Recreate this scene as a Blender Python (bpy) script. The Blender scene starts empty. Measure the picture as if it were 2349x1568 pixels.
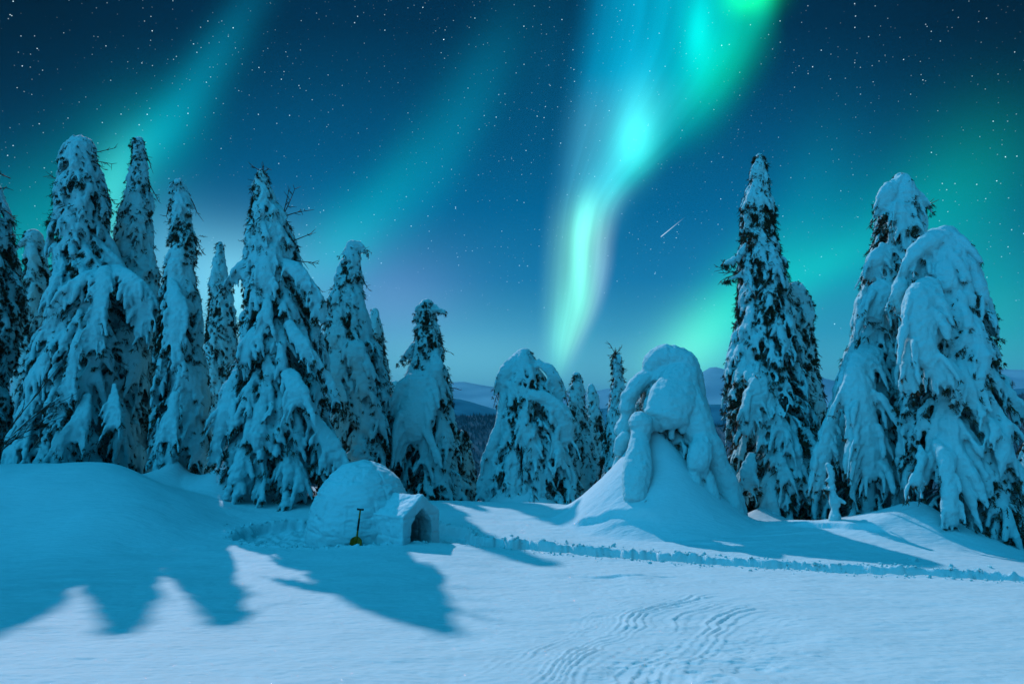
import bpy, bmesh, math, random
import numpy as np
from mathutils import Vector, Matrix

sc = bpy.context.scene
COL = sc.collection

# ------------------------------------------------------------------ camera
F = 1566.0                      # focal length in pixels of a 2349-pixel-wide view (24 mm lens)
PITCH = math.atan((950 - 784) / F)
CP, SP = math.cos(PITCH), math.sin(PITCH)
CZ = 2.9                        # camera height over the snow at the igloo

cam_d = bpy.data.cameras.new("camera")
cam_d.lens = 24.0
cam_d.sensor_width = 36.0
cam_d.clip_start = 0.1
cam_d.clip_end = 30000
cam = bpy.data.objects.new("camera", cam_d)
COL.objects.link(cam)
cam.location = (0, 0, CZ)
cam.rotation_euler = (math.pi / 2 + PITCH, 0, 0)
sc.camera = cam


def at(x, y, depth):
    """point of the place seen in direction (x, y) at the given distance ahead"""
    a = (x - 1174.5) / F
    b = (784 - y) / F
    s = depth / (CP - SP * b)
    return np.array((a * s, depth, CZ + (SP + CP * b) * s))


def uv_of(x, y):
    a = (x - 1174.5) / F
    b = (784 - y) / F
    d = CP - SP * b
    return a / d, (SP + CP * b) / d


def lin(c):
    return tuple(((v / 255) / 12.92 if v / 255 <= 0.04045 else ((v / 255 + 0.055) / 1.055) ** 2.4) for v in c)


# ------------------------------------------------------------------ view
sc.view_settings.view_transform = 'Standard'
sc.view_settings.look = 'None'
sc.view_settings.exposure = 0.0
sc.view_settings.gamma = 1.0
sc.render.engine = 'CYCLES'
sc.cycles.max_bounces = 5
sc.cycles.diffuse_bounces = 1
sc.cycles.glossy_bounces = 2
sc.cycles.transmission_bounces = 2
sc.cycles.volume_bounces = 0
sc.cycles.use_denoising = True

# ------------------------------------------------------------------ moon
MOON_EL = math.radians(35.4)
MOON_AZ = (0.500, -0.866)       # horizontal direction the moonlight travels
ld = bpy.data.lights.new("moon", 'SUN')
ld.energy = 4.4
ld.angle = math.radians(0.95)
ld.color = (1.0, 0.60, 0.67)
moon = bpy.data.objects.new("moon", ld)
COL.objects.link(moon)
mdir = Vector((math.cos(MOON_EL) * MOON_AZ[0], math.cos(MOON_EL) * MOON_AZ[1], -math.sin(MOON_EL)))
moon.rotation_euler = mdir.to_track_quat('-Z', 'Y').to_euler()
moon.location = (-20, 40, 40)

# ------------------------------------------------------------------ night sky with northern lights
world = bpy.data.worlds.new("World")
sc.world = world
world.use_nodes = True
NT = world.node_tree
for n in list(NT.nodes):
    NT.nodes.remove(n)


def N(kind, **kw):
    n = NT.nodes.new(kind)
    for k, v in kw.items():
        setattr(n, k, v)
    return n


def put(sock, v):
    if isinstance(v, bpy.types.NodeSocket):
        NT.links.new(v, sock)
    else:
        sock.default_value = v


def M(op, a, b=None, c=None, clamp=False):
    n = N('ShaderNodeMath', operation=op)
    n.use_clamp = clamp
    put(n.inputs[0], a)
    if b is not None:
        put(n.inputs[1], b)
    if c is not None:
        put(n.inputs[2], c)
    return n.outputs[0]


def VM(op, a, b=None, scale=None):
    n = N('ShaderNodeVectorMath', operation=op)
    put(n.inputs[0], a)
    if b is not None:
        put(n.inputs[1], b)
    if scale is not None:
        put(n.inputs['Scale'], scale)
    return n.outputs['Value'] if op in ('LENGTH', 'DOT_PRODUCT', 'DISTANCE') else n.outputs['Vector']


def smooth(x, lo, hi):
    n = N('ShaderNodeMapRange', interpolation_type='SMOOTHSTEP')
    put(n.inputs[0], x)
    put(n.inputs[1], lo)
    put(n.inputs[2], hi)
    n.inputs[3].default_value = 0
    n.inputs[4].default_value = 1
    return n.outputs[0]


def ramp(x, stops, interp='B_SPLINE'):
    n = N('ShaderNodeValToRGB')
    cr = n.color_ramp
    cr.interpolation = interp
    while len(cr.elements) > 1:
        cr.elements.remove(cr.elements[-1])
    for i, (p, c) in enumerate(stops):
        e = cr.elements[0] if i == 0 else cr.elements.new(p)
        e.position = p
        e.color = (*c, 1)
    put(n.inputs[0], x)
    return n.outputs[0]


def fcurve(x, pts, lo, hi):
    """smooth scalar function through pts [(x 0..1, value)], values between lo and hi"""
    n = N('ShaderNodeFloatCurve')
    cv = n.mapping.curves[0]
    n.mapping.use_clip = False
    while len(cv.points) > 2:
        cv.points.remove(cv.points[1])
    pts = sorted(pts)
    for i, (p, v) in enumerate(pts):
        q = (v - lo) / (hi - lo)
        if i == 0:
            cv.points[0].location = (p, q)
        elif i == len(pts) - 1:
            cv.points[len(cv.points) - 1].location = (p, q)
        else:
            cv.points.new(p, q)
    n.mapping.update()
    put(n.inputs['Value'], x)
    return M('MULTIPLY_ADD', n.outputs[0], hi - lo, lo)


tc = N('ShaderNodeTexCoord')
DIRV = tc.outputs['Generated']
sep = N('ShaderNodeSeparateXYZ')
put(sep.inputs[0], DIRV)
dx, dy, dz = sep.outputs
dyc = M('MAXIMUM', dy, 0.02)
U = M('DIVIDE', dx, dyc)
V = M('DIVIDE', dz, dyc)
V0, V1 = uv_of(1174, 1000)[1], uv_of(1174, -150)[1]
VN = M('DIVIDE', M('SUBTRACT', V, V0), V1 - V0, clamp=True)     # 0 near the horizon, 1 above the picture


def vn(y):
    return (uv_of(1174, y)[1] - V0) / (V1 - V0)


def ux(x, y):
    return uv_of(x, y)[0]


comb = N('ShaderNodeCombineXYZ')
put(comb.inputs[0], U)
put(comb.inputs[1], V)
UVV = comb.outputs[0]


def blob(x, y, sx, sy, ang, col, amp=1.0, power=2.0):
    """soft elliptic glow: centre, half widths and tilt (deg, clockwise in the sky)"""
    u0, v0 = uv_of(x, y)
    mp = N('ShaderNodeMapping', vector_type='TEXTURE')
    mp.inputs['Location'].default_value = (u0, v0, 0)
    mp.inputs['Rotation'].default_value = (0, 0, -math.radians(ang))
    mp.inputs['Scale'].default_value = (sx / F, sy / F, 1)
    put(mp.inputs[0], UVV)
    l = VM('LENGTH', mp.outputs[0])
    g = M('POWER', 0.36788, M('POWER', l, power))
    return VM('SCALE', tuple(c * amp for c in lin(col)), scale=g)


total = None


def add(v):
    global total
    total = v if total is None else VM('ADD', total, v)


# base gradient, horizon to zenith
base = ramp(VN, [(vn(960), lin((116, 196, 200))), (vn(900), lin((104, 188, 198))), (vn(840), lin((82, 172, 194))), (vn(760), lin((52, 150, 186))),
                 (vn(640), lin((20, 122, 170))), (vn(480), lin((0, 99, 146))), (vn(330), lin((0, 80, 120))),
                 (vn(180), lin((0, 59, 91))), (vn(60), lin((0, 41, 68))), (0.99, lin((0, 26, 54)))], 'LINEAR')
# the sky is darker far to both sides
u_abs = M('ABSOLUTE', M('SUBTRACT', U, 0.02))
sidefall = M('SUBTRACT', 1.0, M('MULTIPLY', smooth(u_abs, 0.28, 0.84), M('MULTIPLY_ADD', VN, 0.94, 0.08)))
add(VM('SCALE', base, scale=sidefall))

# --- main curtain: left and right edge as functions of height
ys = [880, 800, 700, 620, 540, 480, 430, 380, 330, 260, 180, 100, 40, -20, -150]
xl = [1262, 1256, 1258, 1264, 1273, 1280, 1287, 1294, 1302, 1314, 1328, 1344, 1356, 1368, 1392]
xr = [1292, 1330, 1376, 1396, 1404, 1418, 1456, 1512, 1570, 1640, 1712, 1760, 1778, 1780, 1770]
UL = fcurve(VN, [(vn(y), ux(x, y)) for x, y in zip(xl, ys)], 0.0, 0.5)
UR = fcurve(VN, [(vn(y), ux(x, y)) for x, y in zip(xr, ys)], 0.0, 0.5)
WID = M('MAXIMUM', M('SUBTRACT', UR, UL), 0.004)
T = M('DIVIDE', M('SUBTRACT', U, UL), WID)
softl = M('MULTIPLY_ADD', VN, 0.034, 0.013)
eL = smooth(U, M('SUBTRACT', UL, softl), M('ADD', UL, softl))
softr = fcurve(VN, [(vn(880), 0.012), (vn(600), 0.013), (vn(470), 0.018), (vn(400), 0.032), (vn(330), 0.046),
                    (vn(200), 0.052), (vn(100), 0.036), (vn(30), 0.018), (1.0, 0.018)], 0.0, 0.2)
eR = M('SUBTRACT', 1.0, smooth(U, M('SUBTRACT', UR, M('MULTIPLY', softr, 1.6)), M('ADD', UR, softr)))
MASK = M('MULTIPLY', eL, eR)
c_top = ramp(M('MULTIPLY_ADD', T, 0.8, 0.1), [(0.05, lin((0, 132, 186))), (0.20, lin((0, 168, 212))), (0.40, lin((0, 190, 224))),
                 (0.58, lin((0, 208, 222))), (0.72, lin((0, 200, 190))), (0.84, lin((0, 176, 150))), (0.95, lin((0, 130, 120)))])
c_mid = ramp(M('MULTIPLY_ADD', T, 0.8, 0.1), [(0.05, lin((40, 140, 185))), (0.22, lin((70, 175, 210))), (0.42, lin((60, 190, 220))),
                 (0.60, lin((40, 205, 220))), (0.78, lin((0, 200, 205))), (0.93, lin((0, 150, 170)))])
c_low = ramp(M('MULTIPLY_ADD', T, 0.8, 0.1), [(0.05, lin((104, 194, 208))), (0.28, lin((112, 216, 214))), (0.50, lin((140, 244, 224))),
                 (0.70, lin((140, 230, 216))), (0.95, lin((150, 184, 222)))])


def mixc(f, a, b):
    n = N('ShaderNodeMix', data_type='RGBA')
    put(n.inputs[0], f)
    put(n.inputs[6], a)
    put(n.inputs[7], b)
    return n.outputs[2]


cc = mixc(smooth(VN, vn(300), vn(150)), c_mid, c_top)
cc = mixc(smooth(VN, vn(560), vn(400)), c_low, cc)
rayv = N('ShaderNodeCombineXYZ')
put(rayv.inputs[0], M('MULTIPLY', T, 9.0))
put(rayv.inputs[1], M('MULTIPLY', VN, 1.6))
rayn = N('ShaderNodeTexNoise')
rayn.inputs['Scale'].default_value = 1.0
rayn.inputs['Detail'].default_value = 3.0
put(rayn.inputs['Vector'], rayv.outputs[0])
cc = VM('SCALE', cc, scale=M('MULTIPLY_ADD', rayn.outputs[0], 0.55, 0.66))
vfade = smooth(VN, vn(900), vn(770))
MASKV = M('MULTIPLY', MASK, vfade)
total = mixc(M('MULTIPLY', MASKV, 0.86), total, cc)
# bright cores of the curtain
add(blob(1602, 75, 34, 95, 4, (0, 190, 165), 0.95))
add(blob(1650, 150, 60, 150, 22, (0, 165, 120), 0.7))
add(blob(1720, -12, 60, 44, -20, (20, 235, 120), 1.15))
add(blob(1462, 285, 46, 100, 6, (70, 200, 185), 0.75))
add(blob(1450, 330, 46, 70, 10, (60, 200, 185), 0.8))
add(blob(1400, 430, 40, 80, 14, (80, 180, 190), 0.6))
add(blob(1342, 500, 24, 66, 12, (100, 210, 185), 0.85))
add(blob(1330, 600, 18, 90, 2, (100, 225, 195), 0.9))
add(blob(1334, 690, 30, 70, 4, (70, 190, 165), 0.45))
add(blob(1292, 770, 32, 100, 10, (80, 195, 165), 0.7))
add(blob(1372, 610, 22, 90, 0, (80, 100, 160), 0.40))
add(blob(1455, 180, 60, 110, 14, (0, 120, 150), 0.45))
# left ray
add(blob(560, 20, 52, 150, 33, (0, 78, 100), 0.55))
add(blob(470, 165, 58, 150, 33, (0, 104, 120), 0.8))
add(blob(385, 290, 70, 120, 36, (0, 118, 126), 0.8))
add(blob(300, 350, 130, 150, 38, (0, 112, 108), 0.75))
add(blob(330, 330, 50, 80, 36, (0, 110, 110), 0.6))
add(blob(250, 440, 60, 110, 20, (70, 190, 170), 0.85))
add(blob(260, 560, 50, 90, 0, (80, 170, 160), 0.7))
add(blob(70, 640, 170, 190, 0, (0, 135, 105), 0.9))
add(blob(120, 480, 230, 140, -30, (0, 100, 90), 0.6))
# glow over the left tree line
add(blob(520, 650, 170, 120, 0, (124, 190, 198), 1.05))
add(blob(545, 720, 70, 80, 0, (90, 150, 150), 0.7))
add(blob(380, 560, 90, 100, 0, (70, 130, 150), 0.7))
# faint middle rays
add(blob(1030, 300, 74, 260, 28, (0, 82, 88), 0.75))
add(blob(880, 470, 66, 170, 30, (0, 108, 104), 0.9))
add(blob(1010, 400, 50, 200, 27, (0, 70, 74), 0.6))
add(blob(1130, 140, 80, 200, 24, (0, 62, 84), 0.6))
add(blob(770, 560, 80, 120, 30, (0, 128, 120), 0.85))
add(blob(890, 690, 170, 110, 0, (92, 88, 118), 0.9))
add(blob(1050, 830, 300, 90, 0, (92, 140, 140), 0.8))
add(blob(1270, 120, 60, 200, 12, (0, 50, 70), 0.7))
# right diffuse rays
add(blob(2230, 400, 150, 220, 52, (0, 104, 72), 0.9))
add(blob(2020, 550, 110, 260, 58, (0, 110, 90), 0.9))
add(blob(1890, 612, 50, 120, 62, (0, 135, 100), 0.75))
add(blob(1720, 690, 90, 190, 42, (0, 160, 110), 1.0))
add(blob(1640, 745, 60, 120, 42, (20, 170, 105), 0.75))
add(blob(1570, 810, 70, 110, 40, (100, 190, 125), 0.85))
add(blob(1860, 440, 90, 170, 25, (0, 92, 88), 0.6))
add(blob(2290, 720, 150, 160, 20, (0, 120, 66), 0.9))
add(blob(2160, 600, 260, 170, 0, (0, 98, 84), 0.9))
add(blob(2100, 850, 340, 110, 0, (0, 120, 116), 0.6))
add(blob(1560, 850, 190, 90, 0, (80, 145, 130), 0.7))

# stars
def stars(scale, thr_lo, thr_hi, keep, strength, seed):
    vo = N('ShaderNodeTexVoronoi', voronoi_dimensions='3D', feature='F1')
    vo.inputs['Scale'].default_value = scale
    vo.inputs['Randomness'].default_value = 1.0
    put(vo.inputs['Vector'], VM('ADD', DIRV, (seed, seed * 0.37, seed * 1.7)))
    d = M('SUBTRACT', 1.0, smooth(vo.outputs['Distance'], thr_lo, thr_hi))
    sp = N('ShaderNodeSeparateColor')
    put(sp.inputs[0], vo.outputs['Color'])
    on = M('GREATER_THAN', sp.outputs[0], keep)
    br = M('MULTIPLY_ADD', M('POWER', sp.outputs[1], 4.0), 0.90, 0.10)
    s = M('MULTIPLY', M('MULTIPLY', d, on), M('MULTIPLY', br, strength))
    return VM('SCALE', (0.62, 0.92, 1.0), scale=s)


STARFADE = M('MULTIPLY', smooth(VN, vn(900), vn(520)), M('SUBTRACT', 1.0, M('MULTIPLY', MASKV, 0.45)))
st = stars(170.0, 0.03, 0.13, 0.15, 1.5, 3.1)
st = VM('ADD', st, stars(80.0, 0.022, 0.055, 0.50, 2.8, 7.7))
st = VM('ADD', st, stars(38.0, 0.010, 0.030, 0.62, 4.2, 11.3))
sn_ = N('ShaderNodeTexNoise')
sn_.inputs['Scale'].default_value = 5.0
sn_.inputs['Detail'].default_value = 2.0
put(sn_.inputs['Vector'], DIRV)
STARFADE = M('MULTIPLY', STARFADE, M('MULTIPLY_ADD', smooth(sn_.outputs[0], 0.35, 0.62), 0.95, 0.45))
add(VM('SCALE', st, scale=STARFADE))
# meteor
(ma, mb), (mc, md_) = uv_of(1516, 543), uv_of(1571, 498)
ml = math.hypot(mc - ma, md_ - mb)
ex, ey = (mc - ma) / ml, (md_ - mb) / ml
du, dv = M('SUBTRACT', U, ma), M('SUBTRACT', V, mb)
along = M('DIVIDE', M('MULTIPLY_ADD', du, ex, M('MULTIPLY', dv, ey)), ml)
across = M('ABSOLUTE', M('MULTIPLY_ADD', du, -ey, M('MULTIPLY', dv, ex)))
met = M('MULTIPLY', M('SUBTRACT', 1.0, smooth(across, 0.0002, 0.0009)),
        M('MULTIPLY', smooth(along, -0.02, 0.02), M('SUBTRACT', 1.0, smooth(along, 0.05, 1.05))))
add(VM('SCALE', (0.7, 0.85, 0.9), scale=M('MULTIPLY', met, 0.8)))

# the rest of the sky dome (overhead and behind): unseen glow, made up to light the tree fronts
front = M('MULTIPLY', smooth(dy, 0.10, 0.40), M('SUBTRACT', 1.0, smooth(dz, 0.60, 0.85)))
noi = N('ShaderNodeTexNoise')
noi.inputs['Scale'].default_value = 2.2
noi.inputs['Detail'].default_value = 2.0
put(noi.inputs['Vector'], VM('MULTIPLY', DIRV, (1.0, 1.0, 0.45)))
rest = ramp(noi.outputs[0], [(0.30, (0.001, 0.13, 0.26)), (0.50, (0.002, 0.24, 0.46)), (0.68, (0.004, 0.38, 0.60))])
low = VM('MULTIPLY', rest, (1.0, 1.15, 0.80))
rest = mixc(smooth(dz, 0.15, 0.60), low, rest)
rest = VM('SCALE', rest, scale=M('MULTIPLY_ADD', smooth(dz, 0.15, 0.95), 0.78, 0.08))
bl = smooth(VM('DOT_PRODUCT', DIRV, tuple(Vector((-0.50, -0.56, 0.66)).normalized())), 0.74, 0.99)  # added bright sky patch behind left of the camera, brightens tree snow
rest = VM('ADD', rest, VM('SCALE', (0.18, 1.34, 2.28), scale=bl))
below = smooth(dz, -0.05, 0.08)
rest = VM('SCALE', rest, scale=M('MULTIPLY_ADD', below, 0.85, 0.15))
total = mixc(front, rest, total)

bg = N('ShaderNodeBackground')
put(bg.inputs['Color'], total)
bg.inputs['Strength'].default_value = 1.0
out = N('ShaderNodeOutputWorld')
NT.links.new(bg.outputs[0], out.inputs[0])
world.cycles.sampling_method = 'MANUAL'
world.cycles.sample_map_resolution = 512

# ------------------------------------------------------------------ helpers
def hash3(ix, iy, iz, seed):
    h = (ix.astype(np.int64) * 374761393 + iy.astype(np.int64) * 668265263 + iz.astype(np.int64) * 2147483647 + seed * 974634777) & 0xFFFFFFFF
    h = ((h ^ (h >> 13)) * 1274126177) & 0xFFFFFFFF
    h = (h ^ (h >> 16)) & 0xFFFFFFFF
    h = (h * 2246822519) & 0xFFFFFFFF
    h = h ^ (h >> 15)
    return (h & 0xFFFFFF).astype(np.float64) / 0xFFFFFF * 2 - 1


def vnoise(p, scale, seed=0):
    """smooth value noise -1..1 at points p (n,2 or n,3)"""
    p = np.asarray(p, float) / scale
    if p.shape[1] == 2:
        p = np.column_stack([p, np.zeros(len(p))])
    i = np.floor(p)
    f = p - i
    f = f * f * f * (f * (f * 6 - 15) + 10)
    i = i.astype(np.int64)
    r = 0
    for a in (0, 1):
        wx = f[:, 0] if a else 1 - f[:, 0]
        for b in (0, 1):
            wy = f[:, 1] if b else 1 - f[:, 1]
            for c in (0, 1):
                wz = f[:, 2] if c else 1 - f[:, 2]
                r = r + wx * wy * wz * hash3(i[:, 0] + a, i[:, 1] + b, i[:, 2] + c, seed)
    return r


def sstep(x, a, b):
    t = np.clip((x - a) / (b - a), 0, 1)
    return t * t * (3 - 2 * t)


def mesh_obj(name, verts, faces, mat, parent=None, smooth_shade=True):
    me = bpy.data.meshes.new(name)
    verts = np.asarray(verts, np.float32)
    faces = np.asarray(faces)
    me.vertices.add(len(verts))
    me.vertices.foreach_set('co', verts.ravel())
    k = faces.shape[1]
    me.loops.add(faces.size)
    me.loops.foreach_set('vertex_index', faces.astype(np.int32).ravel())
    me.polygons.add(len(faces))
    me.polygons.foreach_set('loop_start', np.arange(0, faces.size, k, dtype=np.int32))
    me.polygons.foreach_set('use_smooth', np.full(len(faces), smooth_shade))
    me.update(calc_edges=True)
    me.validate()
    me.materials.append(mat)
    ob = bpy.data.objects.new(name, me)
    COL.objects.link(ob)
    if parent is not None:
        ob.parent = parent
    return ob


def thing(name, label, cat, loc, group=None):
    o = bpy.data.objects.new(name, None)
    o.empty_display_size = 0.3
    COL.objects.link(o)
    o.location = loc
    o['label'] = label
    o['category'] = cat
    if group:
        o['group'] = group
    return o


# ------------------------------------------------------------------ materials
def new_mat(name):
    m = bpy.data.materials.new(name)
    m.use_nodes = True
    nt = m.node_tree
    return m, nt, nt.nodes['Principled BSDF']


def snow_material(name, col, bumps, glint=0.0, vary=0.04):
    m, nt, b = new_mat(name)
    b.inputs['Roughness'].default_value = 0.8
    b.inputs['Specular IOR Level'].default_value = 0.08
    tcn = nt.nodes.new('ShaderNodeTexCoord')
    src = tcn.outputs['Object']
    # slight real variation of the snow: crust and powder
    nz = nt.nodes.new('ShaderNodeTexNoise')
    nz.inputs['Scale'].default_value = 1.3
    nz.inputs['Detail'].default_value = 5
    nt.links.new(src, nz.inputs['Vector'])
    rp = nt.nodes.new('ShaderNodeValToRGB')
    rp.color_ramp.elements[0].position = 0.3
    rp.color_ramp.elements[1].position = 0.7
    rp.color_ramp.elements[0].color = (*[c * (1 - vary) for c in col], 1)
    rp.color_ramp.elements[1].color = (*[min(0.95, c * (1 + vary)) for c in col], 1)
    nt.links.new(nz.outputs[0], rp.inputs[0])
    nt.links.new(rp.outputs[0], b.inputs['Base Color'])
    prev = None
    for (sc_, stretch, dist, det) in bumps:
        mp = nt.nodes.new('ShaderNodeMapping')
        mp.inputs['Scale'].default_value = stretch
        nt.links.new(src, mp.inputs[0])
        n1 = nt.nodes.new('ShaderNodeTexNoise')
        n1.inputs['Scale'].default_value = sc_
        n1.inputs['Detail'].default_value = det
        nt.links.new(mp.outputs[0], n1.inputs['Vector'])
        bp = nt.nodes.new('ShaderNodeBump')
        bp.inputs['Distance'].default_value = dist
        bp.inputs['Strength'].default_value = 1.0
        nt.links.new(n1.outputs[0], bp.inputs['Height'])
        if prev is not None:
            nt.links.new(prev, bp.inputs['Normal'])
        prev = bp.outputs[0]
    nt.links.new(prev, b.inputs['Normal'])
    if glint > 0:
        # loose ice crystals: scattered tiny mirror flakes, each facing its own way
        vo = nt.nodes.new('ShaderNodeTexVoronoi')
        vo.inputs['Scale'].default_value = 260.0
        nt.links.new(src, vo.inputs['Vector'])
        gl = nt.nodes.new('ShaderNodeBsdfAnisotropic')
        gl.inputs['Roughness'].default_value = 0.2
        gl.inputs['Color'].default_value = (1, 1, 1, 1)
        sub = nt.nodes.new('ShaderNodeVectorMath')
        sub.operation = 'MULTIPLY_ADD'
        nt.links.new(vo.outputs['Color'], sub.inputs[0])
        sub.inputs[1].default_value = (2, 2, 1.2)
        sub.inputs[2].default_value = (-1, -1, 0.25)
        nm = nt.nodes.new('ShaderNodeVectorMath')
        nm.operation = 'NORMALIZE'
        nt.links.new(sub.outputs[0], nm.inputs[0])
        nt.links.new(nm.outputs[0], gl.inputs['Normal'])
        ms = nt.nodes.new('ShaderNodeMath')
        ms.operation = 'LESS_THAN'
        nt.links.new(vo.outputs['Distance'], ms.inputs[0])
        ms.inputs[1].default_value = 0.34
        s2 = nt.nodes.new('ShaderNodeSeparateColor')
        nt.links.new(vo.outputs['Color'], s2.inputs[0])
        m2 = nt.nodes.new('ShaderNodeMath')
        m2.operation = 'GREATER_THAN'
        nt.links.new(s2.outputs[2], m2.inputs[0])
        m2.inputs[1].default_value = 0.955
        m3 = nt.nodes.new('ShaderNodeMath')
        m3.operation = 'MULTIPLY'
        nt.links.new(ms.outputs[0], m3.inputs[0])
        nt.links.new(m2.outputs[0], m3.inputs[1])
        m4 = nt.nodes.new('ShaderNodeMath')
        m4.operation = 'MULTIPLY'
        nt.links.new(m3.outputs[0], m4.inputs[0])
        m4.inputs[1].default_value = glint
        mx = nt.nodes.new('ShaderNodeMixShader')
        nt.links.new(m4.outputs[0], mx.inputs[0])
        nt.links.new(b.outputs[0], mx.inputs[1])
        nt.links.new(gl.outputs[0], mx.inputs[2])
        nt.links.new(mx.outputs[0], nt.nodes['Material Output'].inputs[0])
    return m


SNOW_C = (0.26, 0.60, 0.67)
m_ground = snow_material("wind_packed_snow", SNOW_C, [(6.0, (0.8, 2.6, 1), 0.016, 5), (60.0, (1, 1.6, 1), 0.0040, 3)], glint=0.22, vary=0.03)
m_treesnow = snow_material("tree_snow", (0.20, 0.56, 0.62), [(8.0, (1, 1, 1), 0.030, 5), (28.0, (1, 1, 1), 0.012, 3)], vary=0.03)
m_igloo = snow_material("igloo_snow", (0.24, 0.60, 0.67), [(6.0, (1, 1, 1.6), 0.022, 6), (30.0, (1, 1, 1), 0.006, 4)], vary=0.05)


def plain_material(name, c0, c1, scale, rough=0.8, metal=0.0, spec=0.2):
    m, nt, b = new_mat(name)
    b.inputs['Roughness'].default_value = rough
    b.inputs['Metallic'].default_value = metal
    b.inputs['Specular IOR Level'].default_value = spec
    tcn = nt.nodes.new('ShaderNodeTexCoord')
    nz = nt.nodes.new('ShaderNodeTexNoise')
    nz.inputs['Scale'].default_value = scale
    nz.inputs['Detail'].default_value = 4
    nt.links.new(tcn.outputs['Object'], nz.inputs['Vector'])
    rp = nt.nodes.new('ShaderNodeValToRGB')
    rp.color_ramp.elements[0].position = 0.35
    rp.color_ramp.elements[1].position = 0.65
    rp.color_ramp.elements[0].color = (*c0, 1)
    rp.color_ramp.elements[1].color = (*c1, 1)
    nt.links.new(nz.outputs[0], rp.inputs[0])
    nt.links.new(rp.outputs[0], b.inputs['Base Color'])
    return m


m_needles = plain_material("spruce_needles", (0.010, 0.020, 0.012), (0.035, 0.050, 0.028), 5.0, 0.9)
m_bark = plain_material("spruce_bark", (0.020, 0.016, 0.012), (0.060, 0.048, 0.036), 9.0, 0.95)
m_yellow = plain_material("yellow_plastic", (0.12, 0.085, 0.003), (0.17, 0.12, 0.004), 20.0, 0.5)
m_black = plain_material("black_rubber", (0.006, 0.006, 0.007), (0.012, 0.012, 0.013), 30.0, 0.6)
m_alu = plain_material("aluminium_rivet", (0.55, 0.55, 0.56), (0.62, 0.62, 0.63), 30.0, 0.35, 1.0)

# ------------------------------------------------------------------ snow ground
ctrl = []
for (x, y, d) in [(0, 1568, 5.9), (1174, 1568, 5.9), (2349, 1568, 5.7), (0, 1470, 7.8), (1174, 1470, 7.7), (2349, 1470, 7.4),
                  (0, 1350, 11.2), (600, 1350, 11.2), (1174, 1350, 11.1), (1700, 1360, 10.4), (2349, 1390, 9.3),
                  (0, 1260, 14.5), (300, 1256, 14.6), (600, 1268, 14.4), (1174, 1264, 15.0),
                  (0, 1180, 15.6), (300, 1172, 15.6), (560, 1205, 17.0), (650, 1228, 16.3), (850, 1228, 16.3), (1010, 1228, 16.2), (830, 1252, 14.8), (950, 1250, 14.9),
                  (-150, 1072, 18.6), (0, 1066, 18.6), (110, 1064, 18.6), (200, 1060, 18.6), (280, 1064, 18.3), (325, 1084, 18.2),
                  (352, 1106, 18.6), (420, 1116, 19.2), (520, 1140, 19.5), (640, 1140, 19.6), (720, 1150, 19.4),
                  (1050, 1156, 20.6), (1180, 1152, 20.8), (1320, 1164, 20.0), (1100, 1192, 18.4), (1250, 1196, 18.2),
                  (1400, 1210, 17.4), (1590, 1205, 17.4), (1750, 1214, 17.0), (1860, 1200, 17.2), (2000, 1222, 16.2), (2349, 1298, 13.7),
                  (1400, 1240, 16.2), (1700, 1268, 14.9), (2000, 1290, 13.8), (2349, 1340, 12.0)]:
    ctrl.append(at(x, y, d))
for (X, Y, Z) in [(-18, 21, 1.2), (-14.5, 21, 1.1), (-12, 20.8, 0.8), (-18, 25, 0.8), (-14, 25.5, 0.8), (-11, 25, 0.5), (-7, 24, 0.2), (-2, 25, -0.3), (2, 25, -0.4), (4.5, 22, -0.45), (8.5, 21.5, -0.45),
                  (12.5, 19.5, -0.4), (14, 17, -0.6), (17, 15, -0.6), (-25, 22, 1.5), (25, 20, -1.0), (-25, 33, -0.3), (0, 33, -1.2), (25, 33, -1.8),
                  (0, 0, 1.35), (-9, 0, 1.3), (9, 0, 1.2), (0, -12, 1.9), (-25, -8, 1.8), (25, -8, 1.4), (-25, 8, 1.0), (25, 8, 0.2)]:
    ctrl.append(np.array((X, Y, Z)))
ctrl = np.array(ctrl)


def tps_k(r2):
    return np.where(r2 > 0, r2 * np.log(r2 + 1e-12), 0)


_d = ctrl[:, None, :2] - ctrl[None, :, :2]
_K = tps_k((_d ** 2).sum(2)) + np.eye(len(ctrl)) * 0.5
_P = np.column_stack([np.ones(len(ctrl)), ctrl[:, :2]])
_A = np.block([[_K, _P], [_P.T, np.zeros((3, 3))]])
_w = np.linalg.solve(_A, np.concatenate([ctrl[:, 2], np.zeros(3)]))

# wind drifts piled against trees: (apex px x, px y, distance, height, foot radius, concavity)
DRIFTS = []


def drift(x, y, d, h, rad, pw=1.7, sx=1.0):
    p = at(x, y, d)
    DRIFTS.append((p[0], p[1], h, rad, pw, sx))


drift(545, 1000, 20.0, 1.40, 1.45, 1.35)
drift(405, 1050, 20.0, 0.80, 1.1, 1.4)
drift(1203, 1040, 26.0, 2.1, 1.55, 1.25)
drift(1497, 1000, 18.7, 2.75, 2.8, 1.45)
drift(1745, 1150, 20.4, 0.45, 1.0, 1.3)
drift(2105, 1120, 16.8, 0.85, 1.9, 1.5, 1.3)


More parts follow.
